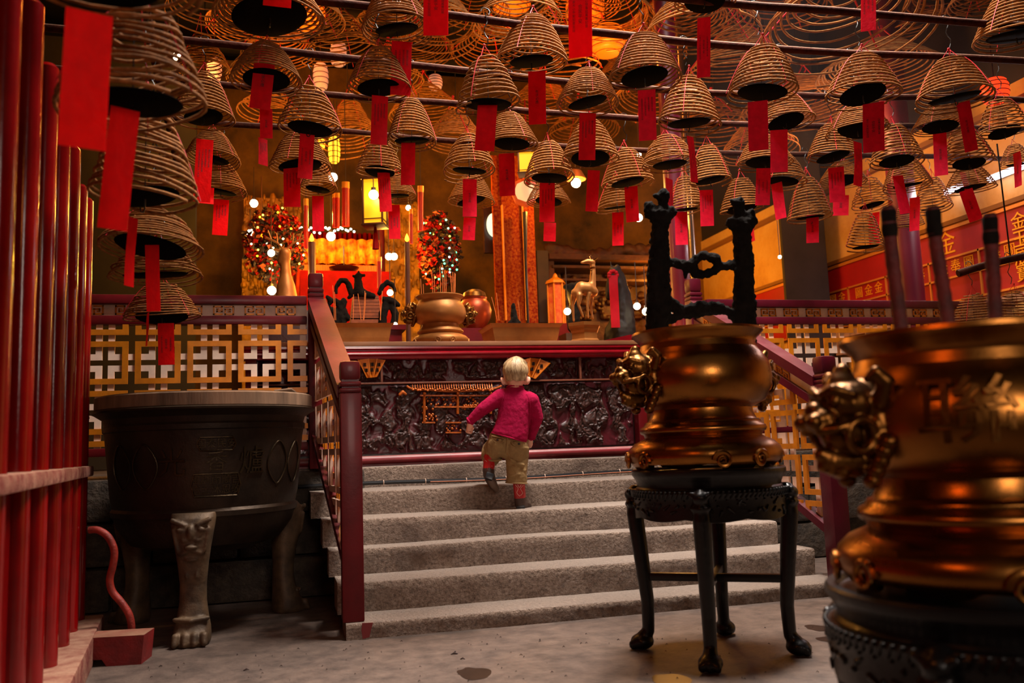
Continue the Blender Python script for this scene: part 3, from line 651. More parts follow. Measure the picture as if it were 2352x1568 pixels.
def relief_panel(x0,x1,z0,z1,seed,fig):
    """a carved panel: figures, clouds and foliage standing out of a red ground"""
    m=MB(); nx=int((x1-x0)/.0056); nz=int((z1-z0)/.0056); vs=[];fs=[]
    def h(x,z):
        p=V((x*fig,z*fig*.8,seed)); w=V((noise.noise(p*1.3+V((3,1,5))),noise.noise(p*1.3+V((9,4,2))),0)); q=p+w*.55
        a=noise.noise(q*1.0); b=noise.noise(q*2.1+V((5,1,0))); d=noise.noise(V((x*fig*1.9+w.x,z*fig*.7,seed+9)))
        f=max(0,min(1,(a*.9+b*.45+d*.6+.30)*2.6)); f=f*f*(3-2*f)
        e=noise.noise(q*4.3+V((2,8,1))); g=noise.noise(q*9.+V((7,3,4))); k=noise.noise(q*17.)
        return .024*f*(1+.5*e)+f*(.011*g+.006*k)+.003*(1-f)*g
    for i in range(nx+1):
        for j in range(nz+1):
            x=x0+(x1-x0)*i/nx; z=z0+(z1-z0)*j/nz; e=min((x-x0),(x1-x),(z-z0),(z1-z))/.02
            vs.append((x,AY+.05-h(x,z)*min(1,e),z))
    mi=[]
    for i in range(nx):
        for j in range(nz):
            f=(i*(nz+1)+j,(i+1)*(nz+1)+j,(i+1)*(nz+1)+j+1,i*(nz+1)+j+1); fs.append(f)
    m.add(vs,fs); m.m=[(0 if vs[f[0]][1]>AY+.041 else 1) for f in fs]
    return m
groundred=mat('relief_red_ground','#460a15',.4,var=.3,vscale=20)
up=[(AX0+.07,.61),(.63,1.49),(1.51,2.02),(2.04,AX1-.07)]
for i,(x0,x1) in enumerate(up):
    o=relief_panel(x0,x1,1.352,1.498,3.+i*7,14.).build('upper_relief_panel',[groundred,dark_rel],al,True,60)
o=relief_panel(AX0+.07,AX1-.07,.872,1.328,31.,11.).build('lower_relief_panel',[groundred,dark_rel],al,True,60)
m=MB(); m.box((xc,AY+.012,1.340),(xw-.1,.03,.012),bev=.003)
for x in (.62,1.50,2.03): m.box((x,AY+.014,1.425),(.016,.03,.155),bev=.003)
m.build('panel_strips',mat('brown_strip_wood','#6d3a26',.45,var=.2),al,True,35)
gr=mat('gilt_carving','#a8541a',.35,metal=.45,var=.35,vscale=25,bump=.2)
# gilt pavilion carved in the lower panel
def ap(px,py,d=0): p=at_y(px,py,AY); return V((p.x,AY+d,p.z))
m=MB(); rnd=random.Random(5)
ridge=[ap(x,y,.0) for x,y in ((934,886),(948,893),(985,895),(1030,898),(1080,897),(1130,893),(1152,886))]
m.tube(smooth_path(ridge),.008,8)
for k in range(34):
    a=ridge[1].lerp(ridge[5],k/33.); m.tube([a+V((0,.012,.046)),a+V((0,-.002,.012)),a+V((0,-.008,.002))],.0042,6); m.ball(a+V((0,-.012,-.006+.006*math.sin(k*1.9))),(.0105,.008,.0075),8,6)
for x in (975,1052,1128):
    a,b=ap(x,905,.012),ap(x,950 if x!=975 else 968,.012); m.tube([a,b],.010,8)
    m.ball(ap(x,903,.0),.013,8,6)
for (x0,x1,y0,y1) in ((972,996,905,968),(1000,1050,912,930),(1056,1100,912,940),(1026,1060,970,992),(990,1005,940,965)):
    for k in range(int((x1-x0)*(y1-y0)/55)):
        p=ap(rnd.uniform(x0,x1),rnd.uniform(y0,y1),.018); m.ball(p,rnd.uniform(.006,.011),7,5)
for (x0,x1,y) in ((965,1128,908),(998,1120,934),(1024,1060,970),(1024,1060,993),(970,1000,970)):
    m.bar(ap(x0,y,.015),ap(x1,y,.015),.018,.010)
m.limb([ap(918,906,.0),ap(925,900,0),ap(932,905,0)],[.01,.013,.009],8)
m.build('gilt_pavilion',gr,al,True)
# open golden fan boards with writing, in the upper band
fanm=mat('gilt_fan','#c4690f',.4,metal=.35,var=.2,vscale=12)
for k,(pts) in enumerate(([(822,826),(846,824),(866,824),(884,827),(864,866),(843,868)],[(1196,828),(1216,822),(1240,824),(1262,834),(1228,870),(1205,860)])):
    P=[ap(x,y,-.004) for x,y in pts]; m=MB()
    tp=P[:4]; bt=[P[5],P[5].lerp(P[4],.33),P[5].lerp(P[4],.66),P[4]]
    for i in range(3):
        dd=.012*(i%2)
        q=[tp[i]+V((0,-dd,0)),tp[i+1]+V((0,-.012*((i+1)%2),0)),bt[i+1]+V((0,-.012*((i+1)%2),0)),bt[i]+V((0,-dd,0))]
        m.add(q+[v+V((0,.03,0)) for v in q],[(0,1,2,3),(4,5,6,7),(0,1,5,4),(1,2,6,5),(2,3,7,6),(3,0,4,7)])
    for a,b in zip(tp+bt,tp[1:]+bt[:1]+bt[1:]): 
        pass
    for i in range(4): m.tube([tp[i]+V((0,-.014,0)),bt[i]+V((0,-.014,0))],.004,5)
    m.mi=1
    for i in range(3):
        for u in (.3,.6):
            a=tp[i].lerp(tp[i+1],.5).lerp(bt[i].lerp(bt[i+1],.5),u)
            for dx,dz,w,h in ((-.006,.008,.022,.005),(-.006,0,.022,.005),(-.006,-.008,.022,.005),(0,0,.005,.024)): m.box(a+V((dx*.4,-.012,dz)),(w,.006,h))
    o=m.build('fan_board',[fanm,blackm],al); o['label']='golden fan-shaped board with dark characters'
# ------------------------------------------------------------------ things standing on the altar
def tray(label,px0,px1,h,dep,y):
    a,b=at_y(px0,760,y),at_y(px1,760,y); w=b.x-a.x; c=V(((a.x+b.x)/2,y+dep/2,ATZ))
    t=thing('incense_tray',label,'tray',c,0,'brass trays on the altar')
    def box_ring(inset,z): return [(-w/2+inset,-dep/2+inset,z),(w/2-inset,-dep/2+inset,z),(w/2-inset,dep/2-inset,z),(-w/2+inset,dep/2-inset,z)]
    rings=[box_ring(.05,0),box_ring(.05,.012),box_ring(.035,.016),box_ring(.028,.045),box_ring(.016,h*.8),box_ring(.0,h-.008),box_ring(-.004,h),box_ring(.018,h),box_ring(.03,h*.8)]
    m=MB(); vs=[c+V(p) for r in rings for p in r]; fs=[(3,2,1,0)]
    for i in range(len(rings)-1):
        for j in range(4): j2=(j+1)%4; fs.append((i*4+j,i*4+j2,(i+1)*4+j2,(i+1)*4+j))
    m.add(vs,fs); m.build('tray_body',brassdull,t)
    m=MB(); q=box_ring(.028,h*.84); m.add([c+V(p) for p in q],[(0,1,2,3)]); m.build('ash_fill',mat('grey_ash','#8a8078',.95),t)['label']='grey ash'
    return t,c
t1,c1=tray('long brass incense tray at the left end of the altar',742,905,.142,.36,5.90)
t2,c2=tray('long brass incense tray between the altar urn and the deer',1128,1293,.138,.40,5.88)
ub=at_y(1012,780,6.08); UA=V((ub.x,6.08,ATZ))
urn('small matte brass urn with animal handles standing on the altar table',UA,.64,[PI*.98,PI*.02],brassdull,0.,False,8)
stick_m=mat('incense_stick_red','#c8641c',.8,var=.2); n_st=0
def sticks(lst,y,where):
    for i,(x0,y0,x1,y1) in enumerate(lst):
        a,b=at_y(x0,y0,y),at_y(x1,y1,y); m=MB(); m.tube([a,a.lerp(b,.5)+V((.002,0,0)),b],.0024,5)
        o=m.build('incense_stick',stick_m,None,True)
        tag(o,'thin incense stick, %s from the left of those %s'%(ORD[i],where),'incense stick','thin incense sticks '+where)
sticks([(764,655,768,735),(768,670,771,735),(812,676,811,735),(822,674,829,735),(838,668,834,735),(840,672,836,735),(872,690,874,735),(878,668,873,735)],6.05,'in the left altar tray')
sticks([(966,640,968,690),(972,652,972,690),(992,626,994,690),(997,630,998,690),(1010,612,1012,690),(1016,608,1017,690),(1020,620,1021,690),(1024,628,1024,690),(1034,622,1038,690),(1040,624,1040,690),(1044,626,1042,690),(1046,628,1044,690)],6.08,'in the brass urn on the altar')
sticks([(1129,682,1142,736),(1140,672,1146,736),(1190,690,1194,736)],6.05,'in the right altar tray')
# deer on a hexagonal pedestal
yd=6.0
def D(px,py,d=0.): p=at_y(px,py,yd); return V((p.x,yd+d,p.z))
pb=at_y(1345,770,yd); ped=thing('pedestal','six-sided brass pedestal under the standing deer on the altar','pedestal',(pb.x,yd+.02,ATZ))
w=.128
m=MB(); m.lathe([(0,0),(w*.95,0),(w*.95,.02),(w*.84,.035),(w*.82,.08),(w*.90,.095),(w*.95,.115),(w*1.04,.13),(w*1.06,.155),(0,.157)],6,(pb.x,yd+.02,ATZ),R(10),R(370)); m.build('pedestal_body',brassdull,ped)
d=thing('deer_statue','slender brass deer statue with raised head on a six-sided pedestal','statue',(pb.x,yd+.02,ATZ+.157))
k=.0031
m=MB()
def ch(pp,rr,dd=0.): m.limb([D(x,y,dd if not hasattr(dd,'__len__') else dd[i]) for i,(x,y) in enumerate(pp)],[r*k for r in rr],12)
ch([(1326,672),(1336,662),(1350,664),(1362,670)],[13,17,17,13])
ch([(1358,668),(1361,645),(1362,622),(1361,604)],[12,8,6.5,6])
ch([(1361,602),(1350,600),(1336,603)],[7.5,6.5,3.5]); 
ch([(1322,676),(1318,698),(1320,728),(1321,735)],[9,4.5,3,3.2],.03); ch([(1328,680),(1326,702),(1336,728)],[8,4,3],-.03)
ch([(1350,676),(1346,700),(1348,730)],[6,3.6,3],-.03); ch([(1362,678),(1360,702),(1364,729)],[6,3.4,3],.03)
ch([(1316,668),(1313,676)],[4,2])
o=blobobj(m,'deer_body',brassdull,d,.0065,2)
m=MB()
for s in (-1,1):
    m.limb([D(1362,598,s*.012),D(1370,594,s*.03)],[.008,.003],6); m.tube([D(1358,596,s*.012),D(1356,588,s*.02),D(1362,584,s*.03)],[.004,.003,.002],6); m.tube([D(1357,591,s*.016),D(1350,588,s*.02)],[.003,.002],5)
m.build('ears_and_antlers',brassdark,d,True)
m=MB(); m.tube([D(1361+3*math.cos(a)*2,616+2*math.sin(a),.022*math.sin(a)) for a in [2*PI*i/12 for i in range(12)]],.004,6,closed=True); m.ball(D(1356,622,-.025),.008,8,6); m.build('collar',brassdark,d,True)
# red carved end bracket at the right end of the table
m=MB(); m.prism([(0,0),(.20,0),(.22,.035),(.25,.03),(.25,.06),(.21,.062),(0,.02)],V((2.27,5.95,ATZ)),(1,0,0),(0,0,1),(0,1,0),.25); o=m.build('upturned_bracket',mat('crimson_lacquer','#8f0f1c'),al)
o.name='end_bracket'
# ------------------------------------------------------------------ dark carvings and hall behind
def Bk(px,py,y): return at_y(px,py,y)
def rect(px0,py0,px1,py1,y):
    ym=(py0+py1)/2; xm=(px0+px1)/2; return Bk(px0,ym,y).x,Bk(px1,ym,y).x,Bk(xm,py1,y).z,Bk(xm,py0,y).z
def slab(mb,px0,py0,px1,py1,y,th):
    x0,x1,z0,z1=rect(px0,py0,px1,py1,y); mb.box(((x0+x1)/2,y+th/2,(z0+z1)/2),(x1-x0,th,z1-z0))
yb=7.1; k=.00366
# stepped gilt tower
t=thing('stepped_tower','brown stepped offering tower behind the left altar tray','tower',(Bk(842,735,yb).x,yb+.1,ATZ-.1))
m=MB()
for i in range(7): slab(m,806+i*1.0,735-i*8-9,876-i*1.0,735-i*8-2,yb-.01*i*0,.16); slab(m,812+i,735-i*8-2,870-i,735-i*8,yb+.02,.12)
slab(m,806,730,876,752,yb,.16)
m.build('tiers',mat('brown_gilt_wood','#7a3a12',.5,metal=.2,var=.3,vscale=20),t)
m=MB(); q=Bk(842,753,yb).z; q0,q1=Bk(745,742,yb).x,Bk(925,742,yb).x; m.box(((q0+q1)/2,yb+.05,q-.02),(q1-q0,.5,.04)); m.box(((q0+q1)/2,yb+.05,(PZ+q-.04)/2),(q1-q0-.06,.44,q-.04-PZ)); o=m.build('offering_table',redlac); tag(o,'dark red offering table carrying the stepped tower and black carvings','table')
m=MB(); q=Bk(1182,750,7.05).z; q0,q1=Bk(1150,742,7.05).x,Bk(1270,742,7.05).x; m.box(((q0+q1)/2,7.05,q-.02),(q1-q0,.4,.04)); m.box(((q0+q1)/2,7.05,(PZ+q-.04)/2),(q1-q0-.06,.34,q-.04-PZ)); o=m.build('offering_table',redlac); tag(o,'dark red table carrying the small seated figurine','table')
# throne-like black carving with arches and a crouching beast
def dark_shape(name,label,chains,cat,y=yb,voxel=.009,mm=None):
    m=MB()
    for pp,rr in chains: m.limb([Bk(px,py,y) for px,py in pp],[r*k for r in rr],9)
    o=blobobj(m,name,mm or blackm,None,voxel,1,.006,30); tag(o,label,cat); return o
dark_shape('beast_carving','black crouching beast carving on top of the brown stepped tower',[([(815,672),(836,674),(858,680)],[9,10,6]),([(824,668),(822,645),(824,632)],[12,9,7]),([(812,634),(836,632)],[4,4]),([(824,632),(824,624)],[5,3]),([(810,676),(800,684)],[6,4])],'carving')
dark_shape('arched_carving','black dragon-like carving with an arched neck left of the stepped tower',[([(806,672),(800,652),(792,643),(782,644),(774,655),(771,672)],[7,7,6,6,5,4]),([(771,690),(780,700),(790,692),(782,712),(786,745)],[6,9,8,9,10]),([(752,682),(760,690),(754,700)],[5,7,4]),([(762,712),(772,722),(770,746)],[8,10,9]),([(790,712),(796,730)],[7,9])],'carving')
dark_shape('arched_carving','black dragon-like carving with an arched neck right of the stepped tower',[([(872,672),(880,655),(890,648),(902,654),(908,668)],[6,6,6,5,4]),([(880,686),(892,690),(906,694),(915,700)],[6,10,8,5]),([(886,700),(880,720),(878,745)],[9,10,10]),([(900,705),(908,720),(905,745)],[7,9,9])],'carving')
# glowing crystals beside the tower
# left deer statue behind the railing
yk=7.4
m=MB(); k=.0038
for pp,rr in (([(658,690),(657,660),(656,630),(655,604),(655,588)],[26,21,13,11,13]),([(655,582),(650,592),(645,602)],[14,11,8]),([(664,700),(668,690)],[24,18])): m.limb([Bk(px,py,yk) for px,py in pp],[r*k for r in rr],12)
dl=thing('deer_statue','tall pale brass deer statue with antlers in front of the left flower tree','statue',Bk(660,720,yk))
blobobj(m,'deer_body',brassdull,dl,.012,3)
m=MB()
for s in (-1,1):
    c=Bk(655,578,yk); m.limb([c,c+V((s*.09,0,.02))],[.018,.006],6)
    P=[c,c+V((s*.06,0,.07)),c+V((s*.11,0,.10)),c+V((s*.16,0,.12))]; m.tube(smooth_path(P),.008,6); m.tube([P[1],P[1]+V((s*.01,0,.09))],.006,5); m.tube([P[2],P[2]+V((s*.03,0,.08))],.006,5)
m.build('antlers',brassdull,dl,True)
pl=Bk(660,720,yk); m=MB(); m.box((pl.x,yk,(PZ+pl.z)/2),(.4,.4,pl.z-PZ),bev=.01); o=m.build('statue_plinth',darkwood,None,True,35); tag(o,'dark wooden plinth carrying the left deer statue','plinth')
# flowering trees with fairy lights
petR=mat('red_petal','#92100c',.7,spec=.1); petO=mat('orange_petal','#9a4412',.7); leafD=mat('dark_leaf','#2c1a0c',.6)
def flower_tree(label,cx,cy,rx,ry,y,lcols,seed,n=620,nl=26):
    c=Bk(cx,cy,y); kk=Bk(cx+100,cy,y).x-c.x; kk/=100; rnd=random.Random(seed)
    t=thing('flower_tree',label,'artificial tree',(c.x,y,c.z-ry*kk*1.3))
    m=MB(); pts=[]
    def pt():
        while 1:
            p=V((rnd.uniform(-1,1),rnd.uniform(-1,1),rnd.uniform(-1,1)))
            if p.length<1 and (p.length>.35 or rnd.random()<.3): return V((p.x*rx*kk*(1+.15*noise.noise(p*3)),p.y*rx*kk*.7,p.z*ry*kk*(1+.15*noise.noise(p*2.7))))
    for i in range(n):
        p=c+pt(); m.mi=rnd.choice((0,0,1,2,2,2)); s=rnd.uniform(.018,.044)
        e=Euler((rnd.uniform(0,6),rnd.uniform(0,6),rnd.uniform(0,6))).to_matrix()
        q=[V((0,-s,0)),V((s*.6,-.2*s,.25*s)),V((0,s,0)),V((-s*.6,-.2*s,.25*s))]
        m.add([p+e@v for v in q],[(0,1,2),(0,2,3)]); 
        e=Euler((rnd.uniform(0,6),rnd.uniform(0,6),rnd.uniform(0,6))).to_matrix(); m.add([p+e@v for v in q],[(0,1,2),(0,2,3)])
    m.build('blossom',[petR,petO,leafD],t)
    m=MB(); base=c-V((0,0,ry*kk*1.3)); m.tube([base,c-V((0,0,ry*kk*.5)),c],[.03,.024,.012],8)
    for i in range(22):
        p=c+pt()*.8; m.tube([c.lerp(base,rnd.uniform(0,.5)),c.lerp(p,.5)+V((0,0,.04)),p],[.012,.008,.004],5)
    m.build('branches',leafD,t,True)
    m=MB(); m.tube([(base.x,base.y,PZ),base],.03,8); m.lathe([(0,0),(.16,0),(.15,.03),(.04,.06),(0,.06)],20,(base.x,base.y,PZ)); m.build('tree_stand',darkwood,t,True,40)
    me=None
    for i in range(nl):
        p=c+pt(); p.y-=rx*kk*.45; col=rnd.choice(lcols); nm='fairy_'+col
        b=MB(); b.ball((0,0,0),.0095,8,6)
        if nm not in bpy.data.meshes: bpy.data.meshes[b.mesh('x',glow(nm,col,6.)).name].name=nm
        put(bpy.data.meshes[nm],'fairy_light',t,mw(t).inverted()@p)
    return t
flower_tree('round red-blossom tree with yellow fairy lights at the left of the altar hall',632,565,72,95,8.3,['#ffe14a','#fff0b0','#ffd21f'],2,900,30)
flower_tree('tall red-blossom tree with green and white fairy lights behind the altar urn',1008,575,50,92,8.3,['#4fffa0','#c8fff0','#ffd54a','#7dffc0'],5,760,28)
# canopy shrine
yc=9.2
t=thing('canopy_shrine','red shrine canopy with a glowing gold embroidered valance','shrine',(Bk(775,700,yc).x,yc,PZ))
emb=mat('gold_embroidery','#f0b428',.6,spec=.2,col2='#d8300c',vscale=14,bump=.3,detail=6)
m=MB(); a,b=Bk(676,604,yc),Bk(872,552,yc)
vs=[];fs=[]
for i in range(61):
    x=a.x+(b.x-a.x)*i/60; dy=.03*math.sin(i*.9)
    vs+=[(x,yc+dy,b.z),(x,yc+dy*.9-.02,(a.z+b.z)/2),(x,yc+dy*1.2,a.z)]
for i in range(60): fs+=[(i*3,i*3+3,i*3+4,i*3+1),(i*3+1,i*3+4,i*3+5,i*3+2)]
m.add(vs,fs); o=m.build('valance',emb,t,True); o['label']='gold embroidered valance'
sm=o.modifiers.new('th','SOLIDIFY'); sm.thickness=.01
m=MB(); a,b=Bk(680,700,yc+.35),Bk(880,548,yc+.35); vs=[];fs=[]
for i in range(101):
    x=a.x+(b.x-a.x)*i/100; dy=.04*math.sin(i*1.1)+.02*math.sin(i*.37)
    vs+=[(x,yc+.35+dy,b.z+.05),(x,yc+.35+dy*1.2,PZ+.02)]
for i in range(100): fs.append((i*2,i*2+2,i*2+3,i*2+1))
m.add(vs,fs); o=m.build('back_curtain',redcloth,t,True); o.modifiers.new('th','SOLIDIFY').thickness=.01
m=MB(); rnd=random.Random(9)
for s,(x0,x1) in ((1,(862,874)),(-1,(680,686))):     # gathered side drapes
    for q in range(7):
        p0=Bk(x0-60*s*(1-q/9) if s>0 else x0+30*(1-q/9),608,yc+.1); p1=Bk(864 if s>0 else 684,690,yc+.1); m.tube([p0,p0.lerp(p1,.5)+V((0,0,-.05)),p1],[.03,.035,.02],8)
o=m.build('side_drapes',mat('orange_red_silk','#c83408',.6,spec=.15,var=.3,vscale=10),t,True)
m=MB(); a,b=Bk(690,612,yc),Bk(870,606,yc)
for i in range(50):
    x=a.x+(b.x-a.x)*i/49; m.tube([(x,yc-.01,a.z+.02),(x,yc-.01,a.z-.10-.03*math.sin(i*2.2))],.009,5)
m.build('fringe',mat('gold_red_fringe','#d86a1a',.6),t,True)
m=MB(); c=Bk(790,618,yc-.1); m.lathe([(0,-.06),(.05,-.05),(.15,.0),(.16,.015),(0,.02)],20,c); m.tube([c,c+V((0,0,.25))],.006,6); m.build('hanging_bowl',darkwood,t,True,40)
# coloured light string on the canopy
for i in range(22):
    p=Bk(686+i*6.0+random.uniform(-2,2),530+random.uniform(-8,6),yc-.15)
    nm='fairy_#d8ffe8'
    if nm not in bpy.data.meshes:
        b=MB(); b.ball((0,0,0),.013,8,6); bpy.data.meshes[b.mesh('x',glow(nm,'#d8ffe8',5.)).name].name=nm
    put(bpy.data.meshes[nm],'string_light',t,mw(t).inverted()@p)
m=MB(); m.tube([Bk(684,530,yc-.15),Bk(750,532,yc-.15),Bk(820,528,yc-.15)],.004,5); m.build('light_wire',blackm,t)
for px in (683,874): m=MB(); p=Bk(px,540,yc+.2); m.tube([(p.x,yc+.2,PZ),(p.x,yc+.2,p.z+.1)],.045,12); m.build('canopy_post',redlac,t,True)
# red cloth table front before the shrine
m=MB(); slab(m,690,622,900,900,8.75,.38); o=m.build('shrine_table',redcloth); tag(o,'red cloth covered table in front of the glowing shrine canopy','table')
# gilt screens with figures on either side of the canopy
for i,(x0,y0,x1,y1,y,lab,cc) in enumerate(((876,470,962,735,10.2,'yellow gilt screen right of the shrine canopy','#a8760e'),(556,590,690,735,10.2,'yellow gilt screen behind the left flower tree','#b98408'),(560,455,690,590,10.6,'golden arched panel behind the left flower tree','#8a5a0c'))):
    m=MB(); q0,q1,q2,q3=rect(x0,y0,x1,y1,y); m.box(((q0+q1)/2,y+.04,(PZ+q3)/2),(q1-q0,.08,q3-PZ))
    rnd=random.Random(i)
    a,b=Bk(x0,y1,y),Bk(x1,y0,y)
    for q in range(150): m.ball((rnd.uniform(a.x,b.x),y,rnd.uniform(a.z,b.z)),(rnd.uniform(.015,.04),.018,rnd.uniform(.02,.07)),7,5)
    o=m.build('gilt_screen',mat('gilt_screen_%d'%i,cc,.4,metal=.4,var=.5,vscale=9,bump=.4,bscale=20)); tag(o,lab,'screen')
# embroidered red column banner and dark sticks
t=thing('embroidered_banner','tall red embroidered banner hanging as a column right of the altar urn','banner',(Bk(1182,740,8.0).x,8.,PZ),0)
embr=mat('red_embroidery','#5c0704',.8,spec=.06,col2='#8a420e',vscale=38,bump=.3,detail=6)
for nm,x0,x1,y0,y1,yy in (('left_strip',1136,1158,470,700,8.02),('middle_strip',1158,1203,470,735,8.0),('right_strip',1208,1231,470,735,8.02)):
    m=MB(); q0,q1,q2,q3=rect(x0,y0,x1,y1,yy); q3+=.5; m.box(((q0+q1)/2,yy+.025,(PZ+q3)/2),(q1-q0,.05,q3-PZ)); m.build(nm,embr,t)
m=MB(); slab(m,1157,470,1160,735,7.98,.06); slab(m,1203,470,1207,735,7.98,.06); m.build('gold_border',goldpaint,t)
m=MB(); p=Bk(1207,595,7.9); q=Bk(1206,487,7.9); m.tube([(p.x,p.y,PZ),p,q],[.012,.014,.026],8); o=m.build('dark_staff',blackwood,None,True); tag(o,'dark staff with orange tip hanging before the red embroidered banner','staff')
# dark board with a round white disc
t=thing('dark_board','dark square board with a white oval disc left of the red banner','board',Bk(1135,580,8.3))
m=MB(); slab(m,1112,475,1150,580,8.35,.06); m.build('board_panel',darkwood,t)  # panel stands free
m=MB(); p=Bk(1134,517,8.3); m.ball(p,(.075,.02,.125),20,12); m.build('white_disc',glow('white_disc','#cfe0c8',1.3),t,True)
# round brass jar with red reflections
p=Bk(1092,758,6.9); t=thing('brass_jar','round orange brass jar behind the altar urn','jar',p)
m=MB(); m.lathe([(0,0),(.07,0),(.085,.02),(.13,.10),(.14,.16),(.125,.22),(.10,.25),(.105,.27),(.09,.275),(0,.275)],32,p); m.build('jar_body',mat('copper_jar','#8a3210',.4,metal=.7,var=.2),t,True,40)
m=MB(); m.lathe([(.1,.275),(.09,.31),(.05,.335),(0,.34)],24,p); m.build('jar_lid',brassdark,t,True,40)
m=MB(); q=Bk(1090,758,6.9); m.box((q.x,6.95,(PZ+q.z)/2),(.34,.36,q.z-PZ)); o=m.build('side_table',redlac); tag(o,'low red table carrying the orange brass jar','table')
# dark seated figure
dark_shape('seated_figure','small dark seated figurine behind the right altar tray',[([(1182,744),(1180,718),(1179,700)],[10,7,5]),([(1172,742),(1190,742)],[7,7])],'figurine',7.05)
# right-hand shrine of dark carved wood
ys=10.2
t=thing('carved_shrine','dark carved wooden shrine with a crested top behind the deer','shrine',(Bk(1375,740,ys).x,ys+.3,PZ))
sw=mat('brown_carved_wood','#4a2412',.55,var=.45,vscale=9,bump=.6,bscale=14)
m=MB(); aa,bb=Bk(1262,760,ys+.4),Bk(1500,590,ys+.4); m.box(((aa.x+bb.x)/2,ys+.55,(PZ+bb.z)/2),(bb.x-aa.x,.3,bb.z-PZ)); m.build('back_panel',sw,t)
m=MB(); slab(m,1262,584,1500,596,ys-.1,.5); slab(m,1270,610,1500,616,ys,.4); slab(m,1275,640,1500,645,ys,.4); m.build('cornice',sw,t)
m=MB(); rnd=random.Random(4)
for i in range(70):
    x=rnd.uniform(1262,1500); hh=560+22*abs(math.sin((x-1262)/60.)); m.ball(Bk(x,rnd.uniform(hh,586),ys),(rnd.uniform(.05,.10),.06,rnd.uniform(.04,.08)),8,6)
blobobj(m,'crest_carving',sw,t,.02,1,.012,12)
m=MB()
for i in range(130):
    m.ball(Bk(rnd.uniform(1275,1500),rnd.uniform(600,735),ys+.38),(rnd.uniform(.03,.07),.05,rnd.uniform(.03,.06)),7,5)
m.build('figure_carving',sw,t,True)
for px in (1264,1496):
    m=MB(); aa,bb=Bk(px-6,560,ys+.05),Bk(px+6,560,ys+.05); m.box(((aa.x+bb.x)/2,ys+.1,(PZ+bb.z)/2),(bb.x-aa.x,.12,bb.z-PZ)); m.build('corner_post',sw,t)
m=MB(); slab(m,1236,575,1262,740,8.9,.25); o=m.build('dark_pillar',mat('dark_pillar','#2a1508',.7,var=.3)); tag(o,'square dark brown pillar left of the carved shrine','pillar')
# red hexagonal standing lamp
p=Bk(1280,745,8.6); t=thing('hexagonal_lantern','red and gold six-sided standing lantern left of the deer','lantern',(p.x,8.6,p.z))
h=Bk(1280,652,8.6).z-p.z
m=MB(); m.lathe([(0,0),(.085,0),(.085,h),(0,h)],6,(p.x,8.6,p.z)); m.build('red_panels',mat('lit_red_panel','#b02410',.6,col2='#c8702a',vscale=20),t)
m=MB()
for i in range(6): a=2*PI*i/6; m.tube([(p.x+.09*math.cos(a),8.6+.09*math.sin(a),p.z),(p.x+.09*math.cos(a),8.6+.09*math.sin(a),p.z+h)],.010,6)
m.lathe([(.115,h),(.10,h+.03),(.03,h+.07),(.02,h+.10),(0,h+.12)],6,(p.x,8.6,p.z)); m.build('gilt_frame',goldpaint,t)
m=MB(); m.box((p.x,8.6,(PZ+p.z)/2),(.2,.2,p.z-PZ)); m.build('lantern_stand',redlac,t)
# horse statue with a red sash
yh=7.2; k=.0036
hs=thing('horse_statue','dark horse head statue with a long red ribbon beside the deer','statue',(Bk(1420,770,yh).x,yh,PZ))
m=MB()
for pp,rr in (([(1410,626),(1403,650),(1397,682)],[15,12,8.5]),([(1412,640),(1405,668)],[11,8]),([(1416,616),(1421,603)],[5,2]),([(1404,614),(1403,602)],[5,2]),([(1414,622),(1428,665),(1433,715),(1432,770)],[13,19,26,32]),([(1418,612),(1432,640),(1442,690)],[6,8,7]),([(1414,730),(1408,770)],[15,17])): m.limb([Bk(px,py,yh) for px,py in pp],[r*k for r in rr],10)
m.limb([Bk(1420,765,yh),V((Bk(1420,765,yh).x,yh,PZ+.1))],[.13,.16],10)
blobobj(m,'horse_body',mat('dark_brown_statue','#120806',.6,var=.3,spec=.2),hs,.013,2,.006,22)
ribm=mat('red_ribbon','#8a0614',.7,spec=.1,var=.15)
m=MB(); P=[Bk(1408+(1414-1408)*i/8,632+(752-632)*i/8,yh-.17-.01*math.sin(i)) for i in range(9)]
vs=[];fs=[]
for p in P: vs+=[p+V((-.038,0,0)),p+V((.038,-.01,0)),p+V((.038,0,0)),p+V((-.038,.01,0))]
for i in range(8):
    for j in range(4): fs.append((i*4+j,i*4+(j+1)%4,i*4+4+(j+1)%4,i*4+4+j))
m.add(vs,fs)
for a in range(9): m.ball(Bk(1408+9*math.cos(a*.7),632+9*math.sin(a*.7),yh-.16),.02,8,6)
m.build('red_ribbon',ribm,hs,True,50)
q=Bk(1318,768,7.4); m=MB(); m.box((q.x,7.4,(PZ+q.z)/2),(.22,.22,q.z-PZ)); o=m.build('statue_plinth',darkwood); tag(o,'dark plinth under the squat statue left of the deer','plinth')
dark_shape('dark_statue','dark squat statue standing left of the deer pedestal',[([(1316,752),(1318,735),(1320,700),(1316,665)],[15,17,14,18]),([(1300,660),(1330,655)],[8,10])],'statue',7.4)
